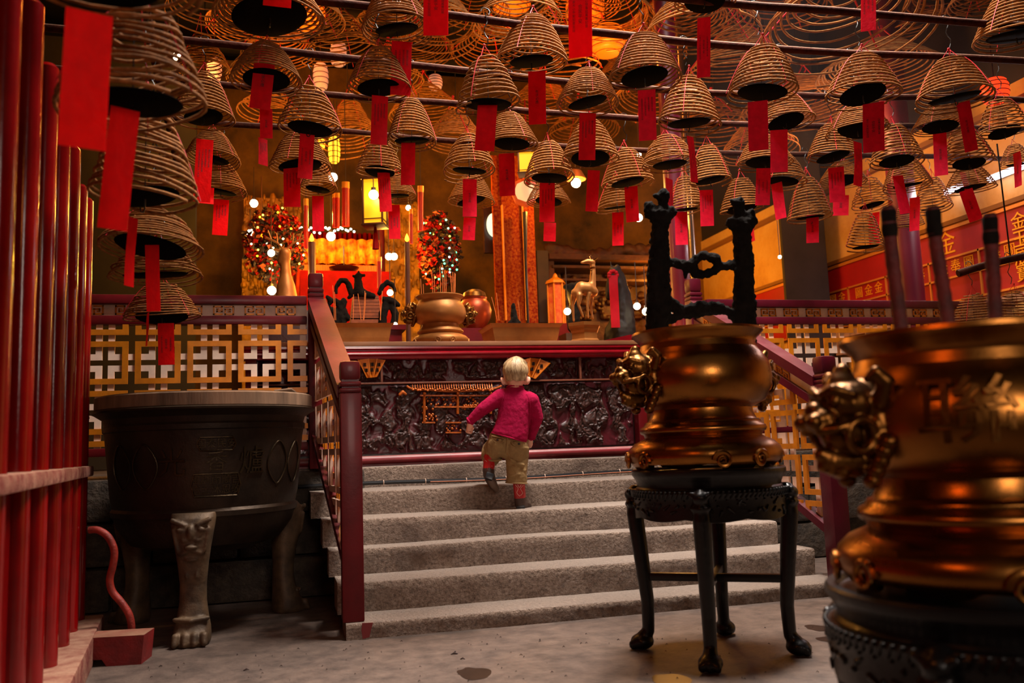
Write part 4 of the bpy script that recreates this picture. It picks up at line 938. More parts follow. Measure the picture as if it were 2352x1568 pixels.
# ------------------------------------------------------------------ columns, right side
def column(label,px,py,y,r,mt,z0=PZ,z1=6.2):
    c=Bk(px,py,y); m=MB(); m.lathe([(r*1.25,z0),(r*1.3,z0+.05),(r*1.2,z0+.12),(r*1.02,z0+.16),(r,z0+.2),(r,z1)],40,(c.x,y,0)); o=m.build('column_shaft',mt,None,True,35); o.name='column'; tag(o,label,'column'); return o
pl1=mat('plum_lacquer','#5e0c26',.4,coat=.15,var=.15,vscale=3)
column('plum red lacquered column right of the charred stand',1564,690,6.6,.088,pl1)
column('thinner plum red column behind the left joss stick',1978,690,8.2,.105,pl1)
column('thick plum red lacquered column in front of the red wall banner',2094,700,6.5,.118,pl1)
column('slim grey steel pole beside the upper right newel post',1592,600,7.4,.03,mat('grey_steel','#8a7f7a',.25,metal=.9))
greyc=mat('grey_plaster_column','#2b2326',.85,var=.3,vscale=2.,bump=.15)
c=Bk(1852,690,8.3); m=MB(); m.box((c.x+.14,8.5,3.4),(.46,.46,5.3),rot=Euler((0,0,R(-30))).to_matrix(),bev=.02); o=m.build('stone_pillar',greyc,None,True,35); tag(o,'massive square dark grey pillar at the right','pillar')
# ------------------------------------------------------------------ red and gold writing board on the right wall
t=thing('wall_banner','long red board with gold characters along the right wall','banner',(WX-.02,7.6,2.05))
def wz(y,z,d=0): return V((WX-.03-d,y,z))
m=MB(); m.box((WX-.015,8.2,2.40),(.03,5.3,.70)); m.build('red_board',mat('red_banner_board','#a80c14',.6,var=.12,vscale=3),t)
m=MB()
for z,w in ((2.745,.03),(2.47,.018),(2.285,.018),(2.06,.018)): m.box((WX-.035,8.2,z),(.02,5.3,w))
YC=[5.62+i*.62 for i in range(9)]
for y in YC: m.box((WX-.035,y,2.27),(.02,.018,.42))
m.build('gold_lines',mat('gold_leaf_line','#d88a34',.45,metal=.3),t)
cg=mat('gold_character','#f2a818',.4,metal=.2)
chars=['金','圖','奉','金']
m=MB()
for i,y in enumerate(YC):
    for j,cx in enumerate((.13,.29,.45)):
        vs,fs=text_mesh(chars[(i+j)%4],.13,.004); m.add([wz(y+cx-p.x,2.378+p.y,p.z) for p in vs],fs)
for z,chh in ((2.60,'金'),(2.45,'玉'),(2.30,'展'),(2.16,'寶')):
    vs,fs=text_mesh(chh,.16,.004); m.add([wz(5.78-p.x,z+p.y,.012+p.z) for p in vs],fs)
vs,fs=text_mesh('金',.24,.004); m.add([wz(6.62-p.x,2.60+p.y,p.z) for p in vs],fs)
vs,fs=text_mesh('金',.24,.004); m.add([wz(9.1-p.x,2.60+p.y,p.z) for p in vs],fs)
m.build('gold_characters',cg,t)
# cornice line and brackets on the yellow wall
m=MB(); m.bar((WX-.03,5.,3.62),(WX-.03,11.4,3.62),.06,.05); m.bar((WX-.02,5.,2.80),(WX-.02,11.4,2.80),.03,.04); o=struct(m.build('trim_7',mat('ochre_trim','#8a5a1c',.7)))
# white boards: lower lattice shelf seen under the banner
m=MB()
for i in range(9):
    for j in range(3): m.box((WX-.2,5.2+i*.36,1.25+j*.28),(.05,.12,.16))
m.box((WX-.15,6.8,1.95),(.1,4.,.07)); m.box((WX-.15,6.8,1.05),(.1,4.,.07))
o=m.build('shelf_rack',mat('pale_rack','#b08a72',.6,var=.3)); tag(o,'pale rack of small boards below the red wall board at right','rack')
# ------------------------------------------------------------------ lamps of the hall
LAMPS=[]
def lamp(p,col,w,r=.05):
    l=bpy.data.lights.new('lamp','POINT'); l.energy=w; l.color=lin(col)[:3]; l.shadow_soft_size=r
    o=bpy.data.objects.new('lamp_light',l); COL.objects.link(o); o.location=p; return o
bulbW=glow('bulb_warm_white','#fff0c8',22.); bulbY=glow('bulb_yellow','#ffd060',16.)
capm=mat('bulb_cap','#2a1a10',.5)
bulbs=[(583,467,9,9.6,'bare round bulb above the left flower tree',1),(575,535,8,9.0,'bulb inside the small house-shaped lantern at left',1),(623,581,8,7.9,'upper white bulb in the left flower tree',1),(624,667,10,7.9,'large white bulb under the left flower tree',1),(765,407,10,8.6,'bare bulb hanging left of the tall palace lantern',1),(760,543,10,8.8,'round bulb above the gold embroidered valance',1),(893,589,8,9.0,'left bulb of the pair beside the gold valance',1),(905,589,8,9.0,'right bulb of the pair beside the gold valance',1),(896,672,7,8.0,'greenish white bulb right of the black carving',0),(938,477,6,8.4,'small bulb right of the palace lantern',1),(908,745,5,7.0,'small white bulb left of the altar urn',0),(1323,420,11,8.4,'bare bulb under a brass shade right of the long white-lettered slip',1),(1467,500,9,8.6,'bare bulb just left of the charred stand',1),(1303,715,8,7.5,'white bulb left of the deer',0),(1463,703,8,7.6,'upper left bulb of the pair beside the horse statue',1),(1484,715,9,7.6,'lower right bulb of the pair beside the horse statue',1),(1487,787,10,6.9,'bright bulb at the corner of the altar table',1),(408,130,10,8.2,'bulb glowing high at the left behind the incense coils',1),(1791,590,4,8.6,'tiny green-white light at the edge of the grey pillar',0),(858,447,11,6.85,'round bulb glowing in the front of the tall palace lantern',1),(1468,355,5,8.4,'tiny bulb behind the hanging coils at centre',0)]
for px,py,r,D,lab,w in bulbs:
    p=at(px,py,D); rr=r*D/FP*1.0
    t=thing('light_bulb','lit '+lab if not lab.startswith('tiny') else lab,'light bulb',p)
    m=MB(); m.ball(p,rr,14,10); m.build('glass_bulb',bulbW,t,True)
    m=MB(); m.tube([p+V((0,0,rr*.9)),p+V((0,0,rr*1.5))],rr*.5,10); m.tube([p+V((0,0,rr*1.5)),p+V((0,0,rr*1.5+.35))],.004,5); m.build('hanging_socket',capm,t)
# brass shades of two bulbs
m=MB(); p=at(1323,412,8.4); m.lathe([(.03,.10),(.06,.08),(.10,.0),(.095,-.005),(.05,.06)],24,p); o=m.build('lamp_shade',brassdull,None,True,40); tag(o,'bell-shaped brass lamp shade over the bulb right of centre','lamp shade')
for px,py,D,e,c in ((600,500,8.3,60,'#ffb040'),(760,500,8.2,50,'#ffb440'),(640,640,7.7,30,'#ffb848'),(905,600,8.2,55,'#ffb238'),(1050,420,8.4,22,'#ffa838'),(1323,440,8.3,60,'#ffae40'),(1480,650,8.5,16,'#ff9830'),(1300,690,7.9,12,'#ffb850'),(840,440,7.0,40,'#ffb448'),(1490,770,6.8,12,'#ffb050'),(1150,250,7.0,18,'#ffa038'),(420,150,8.2,40,'#ffa040'),(860,330,6.3,22,'#ffb048')):
    lamp(at(px,py,D),c,e,.06)
# ---- lanterns
yel=glow('yellow_silk_lit','#ffc030',1.6); yelp=glow('yellow_glass_lit','#e89c16',.8); fr=mat('lantern_frame','#3a1c08',.4,metal=.3,var=.3)
def box_lantern(label,px0,py0,px1,py1,D,mm,bars=3,tassel=True):
    a,b=at(px0,py1,D),at(px1,py0,D); c=(a+b)/2; w=(at(px1,(py0+py1)/2,D)-at(px0,(py0+py1)/2,D)).length; h=(b-a).z
    t=thing('palace_lantern',label,'lantern',c-V((0,0,h/2)),-.35)
    mb=MB(); mb.M=mw(t); mb.box((0,0,h/2),(w*.84,w*.84,h*.96)); mb.build('lit_panels',mm,t)
    mb=MB(); mb.M=mw(t); q=w*.44
    for sx in(-1,1):
        for sy in(-1,1): mb.box((sx*q,sy*q,h/2),(w*.09,w*.09,h*1.04),bev=.004)
    for z in (0,h): mb.box((0,0,z),(w*1.05,w*1.05,h*.045),bev=.004)
    for z in (h*.12,): 
        for s in (-1,1): mb.box((0,s*q,z),(w*.86,w*.03,h*.02)); mb.box((s*q,0,z),(w*.03,w*.86,h*.02))
    mb.build('wood_frame',fr,t,True,35)
    mb=MB(); mb.M=mw(t); mb.tube([(0,0,h*1.0),(0,0,h+.5)],.006,6)
    mb.build('hanging_cord',redcloth if tassel else fr,t)
    if tassel: mb=MB(); mb.M=mw(t); mb.tube([(0,0,-.0),(0,0,-h*.28),(0,0,-h*.5)],[.01,w*.12,w*.16],8); mb.build('tassel',redcloth,t)
    return t
box_lantern('tall palace lantern with yellow glass and dark wood frame behind the coils',836,412,886,522,7.0,yelp)
box_lantern('small house-shaped yellow lantern left of the red-blossom tree',588,515,614,562,8.6,yelp,tassel=False)
box_lantern('yellow glass lantern hanging behind the coil right of centre',1190,352,1232,402,7.6,yelp)
def ribbed(label,px,py0,py1,w,D,mm,ribs=5,cat='lantern',tassel=None):
    a,b=at(px,py1,D),at(px,py0,D); h=(b-a).length; r=w*D/FP/2; t=thing('paper_lantern',label,cat,a)
    prof=[]
    for i in range(ribs*4+1):
        u=i/(ribs*4); prof.append((r*(.62+.38*math.sin(PI*min(1,max(0,u))) **.5)*(1-.05*abs(math.cos(PI*i/4))),h*u))
    m=MB(); m.lathe([(0,0)]+prof+[(0,h)],24,a); m.build('paper_body',mm,t,True,60)
    m=MB()
    for i in range(0,ribs*4+1,4): rr,z=prof[i]; m.tube([a+V((rr*1.02*math.cos(q),rr*1.02*math.sin(q),z)) for q in [2*PI*k/20 for k in range(20)]],.004,5,closed=True)
    m.tube([a+V((0,0,h)),a+V((0,0,h+.4))],.005,5); m.build('hanging_cord_and_ribs',fr,t)
    if tassel:
        m=MB(); m.tube([a,a+V((0,0,-tassel*.3)),a+V((0,0,-tassel))],[.02,.06,.075],10); m.build('tassel',mat('gold_tassel','#c87a1a',.7),t)
    return t
ribbed('tall ribbed yellow lantern hanging at the back wall left of centre',768,312,374,28,8.8,yel)
ribbed('narrow ribbed yellow lantern left of the tall ribbed one',738,316,342,18,9.0,yel,3)
ribbed('round red paper lantern with gold tassel among the coils at right',2288,180,236,62,7.2,glow('red_paper_lit','#ff3a14',1.6),5,'lantern',.22)
for i,(px,py0,py1,w,D,lab) in enumerate(((705,0,62,86,8.6,'glowing orange lantern at the top left above the coils'),(1345,-10,46,90,9.0,'glowing orange lantern at the top centre behind the coils'),(1395,62,124,96,8.4,'glowing yellow-orange lantern right of centre behind the coils'),(1175,-6,24,90,9.4,'dim orange lantern at the top edge left of centre'),(690,5,40,50,9.6,'small orange lantern at top left behind the larger one'))):
    ribbed(lab,px,py0,py1,w,D,glow('orange_paper_lit','#ff6408',1.15),6)
    lamp(at(px,(py0+py1)/2+50,D-.4),'#ff8a30',26,.1)
pw=mat('pale_paper_panel','#d8b6a6',.7,var=.15,emit='#d8a090',estr=.25)
for px,py0,py1,w,D,lab in ((492,132,186,34,8.6,'pale ribbed paper lantern behind the coils at upper left'),(737,144,206,36,8.8,'pale ribbed paper lantern behind the second pole left of centre'),(1000,172,206,34,9.0,'pale paper lantern behind the poles at centre left'),(778,96,150,40,9.0,'pale paper lantern just above the second pole at left')):
    ribbed(lab,px,py0,py1,w,D,pw,5)
# eight-sided white lantern with pink edges
p=at(1206,442,7.8); t=thing('octagonal_lantern','white eight-sided lantern with pink border behind the coil right of centre','lantern',p)
m=MB(); m.M=Matrix.Translation(p)@Matrix.Rotation(-.25,4,'Z')@Matrix.Rotation(PI/2,4,'X'); m.lathe([(0,-.04),(.10,-.04),(.10,.04),(0,.04)],8,(0,0,0)); m.build('white_face',mat('white_lantern_face','#e8d8c0',.5,emit='#ffd8a0',estr=.6),t)
m=MB(); m.M=Matrix.Translation(p)@Matrix.Rotation(-.25,4,'Z')@Matrix.Rotation(PI/2,4,'X'); m.lathe([(.10,-.05),(.125,-.05),(.125,.05),(.10,.05),(.10,-.05)],8,(0,0,0)); m.build('pink_border',mat('pink_border','#d86a50',.5),t)
m=MB(); m.tube([p+V((0,0,.12)),p+V((0,0,.7))],.005,5); m.build('hanging_cord',capm,t)
# hanging red candles and banners in the hall
rc=mat('red_candle','#a80e0a',.45,var=.15,coat=.2); gt=mat('candle_gold_band','#e0902a',.4,metal=.3)
for i,(px,py0,py1,w,D,lab) in enumerate(((794,418,520,17,8.0,'thick red candle with gold top hanging left of the palace lantern'),(776,443,523,8,8.1,'right one of the two thin red candles left of the palace lantern'),(768,443,523,8,8.1,'left one of the two thin red candles left of the palace lantern'),(966,427,530,13,8.0,'thick red candle with gold top hanging right of the palace lantern'),(944,480,560,9,8.1,'thin red candle hanging between lantern and right flower tree'),(703,456,570,10,7.8,'thin dark red candle hanging above the left deer statue'),(871,590,662,10,7.9,'red candle standing at the right edge of the shrine canopy'))):
    a,b=at(px,py1,D),at(px,py0,D); r=w*D/FP/2; t=thing('red_candle',lab,'candle',a)
    m=MB(); m.tube([a,a.lerp(b,.86)],r,14); m.build('candle_body',rc,t,True,40)
    m=MB(); m.tube([a.lerp(b,.86),b],r*1.06,14); m.build('gold_top',gt,t,True,40)
    m=MB(); m.tube([b,b+V((0,0,.9))],.004,5); m.build('hanging_cord',capm,t)
for px,py0,py1,w,D,lab in ((716,556,660,17,7.7,'brown post with a small flame bulb left of the shrine canopy'),(935,556,690,12,7.7,'dark post with a red flame bulb left of the right flower tree')):
    a,b=at(px,py1,D),at(px,py0,D); r=w*D/FP/2; t=thing('flame_lamp_post',lab,'lamp',(a.x,a.y,PZ))
    m=MB(); m.tube([(a.x,a.y,PZ),b],r,14); m.build('post',mat('brown_post','#4a1e0c',.5,var=.2),t,True,40)
    m=MB(); c=b+V((0,0,.03)); m.lathe([(0,-.03),(.018,-.012),(.02,.0),(.012,.026),(0,.05)],12,c); m.build('flame_bulb',glow('flame_bulb','#ff8a1a',9.),t,True)
# fluorescent tube and fitting on the yellow wall
fl=glow('fluorescent_tube','#f4e6ff',9.)
for (p0,p1,lab) in (((2272,412),(2348,382),'long fluorescent tube on the yellow wall at upper right'),((2172,442),(2200,430),'shorter fluorescent tube end on the yellow wall left of the long one')):
    a,b=at_x(p0[0],p0[1],WX-.10),at_x(p1[0],p1[1],WX-.10); t=thing('fluorescent_light',lab,'light',(a+b)/2)
    m=MB(); m.tube([a,b],.026,10); m.build('tube',fl,t,True)
    m=MB(); m.bar(a+V((.055,.05,.02)),b+V((.055,-.05,.02)),.06,.05,bev=.005); m.build('fitting',mat('white_metal','#d8d4cc',.4),t)
l=bpy.data.lights.new('lamp','AREA'); l.shape='RECTANGLE'; l.size=2.4; l.size_y=.08; l.energy=22; l.color=(1,.90,.97)
o=bpy.data.objects.new('tube_light',l); COL.objects.link(o); o.location=(WX-.16,6.2,3.05); o.rotation_euler=(0,R(70),R(90)); 
o.matrix_world=Matrix.Translation((WX-.2,6.2,3.08))@Matrix(((0,-.5,.866,0),(1,0,0,0),(0,.866,.5,0),(0,0,0,1)))
# ------------------------------------------------------------------ daylight through the roof opening, added frontal fill from behind the camera
def area(loc,target,sx,sy,e,col,spr=180):
    l=bpy.data.lights.new('skylight','AREA'); l.shape='RECTANGLE'; l.size=sx; l.size_y=sy; l.energy=e; l.color=col; l.spread=R(spr)
    o=bpy.data.objects.new('skylight',l); COL.objects.link(o); o.location=loc; d=V(target)-V(loc); o.rotation_euler=d.to_track_quat('-Z','Y').to_euler(); return o  # this name covers the added frontal fill too
area((2.3,4.1,6.2),(2.0,4.5,0),2.0,1.2,SKY_E,(1.,.90,.82),105)
area((.9,-3.0,2.6),(1.0,5.2,.9),1.4,1.6,FILL_E,(1.,.80,.68),48)  # unseen frontal fill, narrow beam keeps it off the coils
l=bpy.data.lights.new('spot','POINT'); 
lamp((-.75,.5,2.3),'#ff8a3c',RED_E,.2)     # unseen warm fill, added to light the left coils and slips
lamp((-.4,3.4,4.2),'#ff9038',LEFT_E,.25)  # second unseen warm fill, added above the left coil row
lamp((4.9,6.6,3.6),'#ffb878',40,.2)  # unseen fill, added to brighten the gold characters on the wall
lamp((4.7,10.0,2.9),'#ffa838',70,.2)  # unseen warm fill, added to turn the far yellow wall orange
W=bpy.data.worlds.new('world'); SC.world=W; W.use_nodes=True; bg=W.node_tree.nodes['Background']; bg.inputs[0].default_value=(1,.45,.22,1); bg.inputs[1].default_value=WORLD_E
SC.cycles.use_denoising=True
SC.cycles.max_bounces=7; SC.cycles.diffuse_bounces=3; SC.cycles.glossy_bounces=4; SC.cycles.sample_clamp_indirect=6

if HAZE:
    hm=bpy.data.materials.new('incense_haze'); hm.use_nodes=True; nt=hm.node_tree; nt.nodes.clear(); out=nt.nodes.new('ShaderNodeOutputMaterial'); vs=nt.nodes.new('ShaderNodeVolumeScatter'); vs.inputs['Density'].default_value=HAZE; vs.inputs['Color'].default_value=(.86,.84,1,1); vs.inputs['Anisotropy'].default_value=.35
    nt.links.new(vs.outputs[0],out.inputs['Volume'])
    m=MB(); m.box((4.45,7.2,4.1),(2.9,5.2,2.4)); o=m.build('incense_haze',hm); tag(o,'thin bluish incense smoke drifting below the coils at upper right','haze',None,'stuff')
# ------------------------------------------------------------------ ceiling poles, incense coils, prayer slips
BZ=3.15
BARS=[[(1250,-34),(1683,8),(1850,22),(2262,53),(2420,62)],
[(520,-20),(700,0),(863,17),(1027,34),(1313,68),(1724,109),(2007,125),(2352,138),(2440,142)],
[(330,84),(378,88),(800,133),(1075,163),(1400,198),(1683,215),(2088,223),(2420,232)],
[(430,186),(494,192),(800,221),(1040,238),(1211,255),(1449,272),(1704,285),(2096,291),(2420,298)],
[(470,278),(528,283),(800,304),(1023,322),(1279,335),(1483,346),(1683,352),(1967,356),(2149,360),(2420,368)]]
BN=['nearest ceiling pole','second ceiling pole','third ceiling pole','fourth ceiling pole','farthest ceiling pole']
pole_m=mat('dusty_rusty_pole','#38180f',.85,spec=.08,var=.4,vscale=22,bump=.35,bscale=50,glossdust=('#a07e6a',1.2))
for i,b in enumerate(BARS):
    P=[at_z(x,y,BZ) for x,y in b]; P=[P[0]+(P[0]-P[1]).normalized()*1.6]+P+[P[-1]+(P[-1]-P[-2]).normalized()*1.2]; P=smooth_path(P,5)
    P=[p+V((0,0,.012*noise.noise(V((p.x*1.2,i*3,0))))) for p in P]
    m=MB(); m.tube(P,[.021+.0018*noise.noise(V((p.x*6,i*9.,1))) for p in P],10); o=m.build('ceiling_pole',pole_m,None,True)
    tag(o,'rusty dust-topped horizontal pole across the ceiling, '+['nearest and highest of five in the picture','second nearest of five','middle one of five','fourth nearest of five','farthest and lowest of five in the picture'][i],'pole','horizontal coil poles')
def bar_depth(b,px):
    B=BARS[b]
    for (x0,y0),(x1,y1) in zip(B,B[1:]):
        if x0<=px<=x1: return depth(at_z(px,y0+(y1-y0)*(px-x0)/(x1-x0),BZ))
    return None
coilm=mat('incense_coil_tan','#8e5c2e',.85,spec=.2,var=.4,vscale=9,bump=.2,bscale=60); ashm=mat('ash_plate_black','#080605',.95,spec=.04,var=.4,vscale=12,bump=.2)
thr=mat('red_thread','#c01020',.7); wirem=mat('black_wire','#14100e',.5)
def coil_mesh(seed,turns,rad,H=1.5,loose=0.,n=26,top=.25,pw=.64):
    rnd=random.Random(seed); N=int(turns*n); P=[]
    ph=rnd.uniform(0,6); tx,ty=rnd.uniform(-.06,.06),rnd.uniform(-.06,.06)
    for i in range(N+1):
        t=i/N; a=ph+2*PI*turns*t; r=top+(1-top)*t**pw
        z=H*(1-t)**1.0
        w=1+loose*.10*noise.noise(V((t*turns*1.3,seed,0)))
        z+=loose*.11*noise.noise(V((math.cos(a)*.8,math.sin(a)*.8+seed,t*5)))+ (tx*math.cos(a)+ty*math.sin(a))*r*(1+loose)
        P.append(V((r*w*math.cos(a)+loose*.04*noise.noise(V((t*9,seed,3))),r*w*math.sin(a),z)))
    for k in range(int(n*.3)):     # the burning end droops a little
        t=1+k/N; a=ph+2*PI*turns*t; P.append(V((1.0*math.cos(a),1.0*math.sin(a),-.05*loose-.012*k+(tx*math.cos(a)+ty*math.sin(a)))))
    m=MB(); m.tube(P,rad,5); return m.mesh('incense_spiral',coilm,True)
def strand_mesh(H=1.5,top=.25,pw=.64):
    m=MB()
    for k in range(3):
        a=2*PI*k/3+.4; ca,sa=math.cos(a),math.sin(a)
        m.tube([(0,0,H+.42),(top*.9*ca,top*.9*sa,H+.02)]+[((top+(1-top)*t**pw)*1.03*ca,(top+(1-top)*t**pw)*1.03*sa,H*(1-t)+.0) for t in (.1,.25,.4,.6,.8,.97)],.011,4)
    m.ball((0,0,H+.42),.04,8,6); m.tube([(0,0,H+.42),(.05,.02,H+.30),(.03,0,H+.2)],.012,4); return m.mesh('red_threads',thr)
def plate_mesh(seed,r=.66):
    rnd=random.Random(seed); m=MB(); m.M=Matrix.Rotation(rnd.uniform(-.16,.16),4,'X')@Matrix.Rotation(rnd.uniform(-.16,.16),4,'Y')
    m.lathe([(0,.0),(r*.9,-.005),(r,.035),(r*.98,.05),(r*.88,.02),(0,.02)],32); return m.mesh('ash_plate',ashm,True,None,40)
def inner_wire():
    m=MB(); m.tube([(0,0,1.5),(0,0,.02)],.012,5); m.tube([(0,0,0),(0,0,-.16)],.018,5); m.tube([(.0,0,-.16),(.035,0,-.22),(.09,0,-.22),(.11,0,-.15)],.016,5); return m.mesh('centre_wire',wirem)
CM=[coil_mesh(s,t,r,loose=l) for s,t,r,l in ((1,11.6,.031,.16),(2,12.2,.030,.26),(3,10.7,.032,.36),(4,11.2,.032,.14),(5,9.9,.031,.6),(6,13.,.029,.2))]
CML=[coil_mesh(41,13.5,.030,loose=.95),coil_mesh(42,12.5,.031,loose=1.15),coil_mesh(43,14.,.030,loose=.8)]
LM=[coil_mesh(s+20,t,r,H=.85,loose=l,n=40,top=.25,pw=.9) for s,t,r,l in ((1,12.,.0165,.55),(2,10.,.0170,.8),(3,13.5,.0160,.4))]
SM=strand_mesh(); SL_=strand_mesh(.85,.25,.9); PM=[plate_mesh(s) for s in range(5)]; IW_=inner_wire()
RND=random.Random(21)
ALLC=[]
def make_coil(cx,yt,yb,w,D,wire_z=None,seed=0,plate=True,mesh=None):
    e=math.atan2(IH/2-(yb-.2*w)+FP*math.tan(PIT),FP)   # rough elevation of the coil seen from the camera
    rad=w*D/FP/2
    ycb=yb-math.sin(e)*w/2*.8
    c=at(cx,ycb,D); top=at(cx,yt,D); H=max(.16 if D>3 else .2,(top.z-c.z))
    t=thing('incense_coil','','incense coil',c)
    ms=mesh or CM[seed%len(CM)]
    rz=RND.uniform(0,6.28); tl=(RND.uniform(-.07,.07),RND.uniform(-.07,.07),rz)
    sc=(rad,rad,H/1.5)
    put(ms,'incense_spiral',t,(0,0,0),tl,sc); put(SM,'red_threads',t,(0,0,0),tl,sc); put(IW_,'centre_wire',t,(0,0,0),(0,0,rz),(rad,rad,H/1.5))
    if plate: put(PM[seed%5],'ash_plate',t,(0,0,.02*rad),(0,0,rz),(rad*RND.uniform(.9,1.08),)*2+(rad,))['label']='black ash-catching plate'
    if wire_z:
        m=MB(); a=c+V((0,0,H*1.28)); b=V((c.x,c.y,wire_z+.02)); 
        if b.z-a.z>.02:
            k=max(3,int((b.z-a.z)/.02)); m.tube([a.lerp(b,i/k)+V((.010*math.sin(i*1.1),.006*math.cos(i*1.7),0))*(1 if 0<i<k else 0) for i in range(k+1)],.0028,5)
        else: m.tube([b+V((0,0,-.03)),b+V((.02,0,.0)),b+V((0,0,.03))],.0028,5)
        m.tube([b+V((.025*math.cos(q),.025*math.sin(q)*.3,.012+.025*math.sin(q))) for q in (PI,.75*PI,.5*PI,.25*PI,0,-.3*PI)],.0028,5)
        m.build('hanging_wire',wirem,t)
    return t,c,rad,H
# cx, apex y, rim y, width, [tag: cx, top, bottom, width, tilt]
COILS=[(468,168,292,138,[(471,320,467,37,1)]),(487,300,385,124,[(474,430,469,34,0)]),(507,372,456,114,[(509,458,543,33,1)]),(612,98,212,160,[(611,250,320,28,-2),(604,318,381,19,-2)]),
(712,200,320,146,[(706,308,414,33,2)]),(690,302,402,138,[(670,382,477,37,-2)]),(730,372,447,88,[(730,450,533,26,-2)]),(912,-34,100,162,[(923,95,223,46,1)]),(870,110,228,146,[(873,220,337,37,1)]),
(1221,38,172,167,[(1233,163,288,40,0)]),(1122,130,266,150,[(1120,238,351,45,4)]),(946,224,341,112,[(938,328,429,32,0)]),(1350,158,260,142,[(1350,260,371,38,2)]),(1175,260,350,122,[(1163,352,452,36,-1)]),
(872,318,410,108,[(881,396,489,28,-4)]),(913,400,461,86,[(905,470,550,26,-2)]),(1078,308,410,122,[(1079,411,499,32,0)]),(1083,400,476,107,[(1079,499,552,28,3)]),(1262,323,426,116,[(1257,420,511,35,1)]),(1260,414,476,100,[(1263,511,555,28,2)]),
(1356,276,384,132,[(1364,391,487,28,4)]),(1442,342,436,120,[(1449,428,511,30,-2)]),(1418,412,489,96,[(1419,487,565,26,1)]),(1481,75,207,166,[(1485,206,326,40,0)]),(1583,174,306,144,[(1585,313,420,17,-6)]),
(1751,104,241,160,[(1740,232,348,44,1)]),(1982,125,246,166,[(2006,236,352,46,2)]),(2193,130,254,166,[(2212,234,352,27,-5)]),(1539,310,397,130,[(1537,410,506,18,2)]),(1632,330,428,96,[(1622,436,520,30,0)]),
(1577,402,492,88,[(1564,486,563,28,0)]),(1704,407,492,98,[(1723,490,556,14,0)]),(1806,210,302,130,[(1789,298,398,38,2)]),(1757,310,392,126,[(1754,386,474,32,4)]),(1798,355,432,110,[(1783,420,505,23,-5)]),(1861,408,512,102,[(1866,492,559,27,2)]),
(1914,285,378,116,[(1920,384,465,34,0)]),(1970,238,322,140,[(1970,326,430,18,3)]),(2060,285,388,116,[(2062,403,493,23,-9)]),(1937,372,430,104,[(1932,448,495,34,4)]),(2003,408,483,90,[(2008,488,560,21,2)]),(2085,358,440,106,[(2100,453,530,20,5)]),(2143,405,490,86,[]),
(2160,250,312,124,[(2158,306,405,28,1)]),(2226,285,392,112,[(2218,436,512,28,-13)]),(2229,378,447,110,[(2211,396,480,13,-12)]),(2308,222,322,112,[(2334,350,430,14,0)]),(2335,-30,118,180,[]),(1988,488,577,86,[]),(2088,462,526,68,[]),(2335,340,388,70,[]),
(620,-60,88,250,[(611,113,256,46,4)]),(1618,-80,30,140,[(1617,40,184,30,2)])]
rows={i:[] for i in range(5)}
for i,(cx,yt,yb,w,tg) in enumerate(COILS):
    best=None
    for b in range(5):
        D=bar_depth(b,cx)
        if D is None: continue
        az=at(cx,yt,D).z; pen=abs(w*D/FP-.37)
        if az>BZ-.06: pen+=(az-BZ+.06)*2
        if best is None or pen<best[0]: best=(pen,b,D)
    if w>230: b,D=1,bar_depth(1,700)-.1
    else: _,b,D=best
    D-= .015
    rows[b].append([cx,yt,yb,w,tg,D,i])
FLAT=[q for b in range(5) for q in rows[b]]
def sm_geo(q):
    cx,yt,yb,w,tg,D,i=q; e=math.atan2(1030-yb,FP); c=at(cx,yb-math.sin(e)*w/2*.8,D); r=w*D/FP/2; return c,r,max(.16,at(cx,yt,D).z-c.z)
for it in range(60):
    mv=False
    for i in range(len(FLAT)):
        for j in range(i+1,len(FLAT)):
            a,b=(FLAT[i],FLAT[j]) if FLAT[i][5]<=FLAT[j][5] else (FLAT[j],FLAT[i])
            (c1,r1,h1),(c2,r2,h2)=sm_geo(a),sm_geo(b)
            if V((c1.x-c2.x,c1.y-c2.y)).length<(r1+r2)*1.02 and c1.z-.03<c2.z+h2*1.02 and c2.z-.03<c1.z+h1*1.02: mv=True; b[5]+=.02; a[5]-=.01
    if not mv: break
# keep neighbours on the same pole from running into each other: move the later one slightly along the view
def tag_words(t):
    return 'with a red slip below' if t else 'with no slip below'
TAGM=[]
def tag_mesh(seed,style):
    rnd=random.Random(seed); m=MB(); n=14; bend=rnd.uniform(-.10,.10); b2=rnd.uniform(-.04,.04)
    f=lambda u,x:V((x,bend*math.sin(PI*u)*1.0+b2*math.sin(2*PI*u+1)+.03*x*math.sin(5*u),-u*3.0))
    vs=[];fs=[]
    for j in range(n+1):
        for x in (-.5,0,.5): vs.append(f(j/n,x))
    for j in range(n):
        for q in range(2): a=j*3+q; fs.append((a,a+1,a+4,a+3))
    m.add(vs,fs); off=len(vs)
    m.add([v+V((0,.012,0)) for v in vs],[tuple(reversed(q)) for q in fs])
    m.mi=1
    if style==0: cols=[(-.27,.13,'一家大小平安\n如意吉祥'),(.0,.18,'合家平安'),(.27,.13,'心想事成萬事\n如意')]
    elif style==1: cols=[(-.28,.11,'身體健康學業進步出入平安'),(-.09,.11,'工作順利財源廣進如意'),(.1,.11,'家宅平安福壽雙全'),(.29,.11,'闔家安康吉祥如意')]
    elif style==2: cols=[(0.,.2,'有求必應'),]
    else: cols=[]
    for cx,s,txt in cols:
        txt=txt.replace('\n','')
        vs2,fs2=text_mesh('\n'.join(txt),s,0.)
        h=len(txt)*s*1.25; u0=(1.5-h/2)/3 if style!=1 else .12
        zc=(u0*3+h/2)
        def pt(p):
            z=p.y-zc; u=-z/3; q=f(u,cx+p.x); return q+V((0,-.012,0))
        m.add([pt(p) for p in vs2],fs2)
    return m
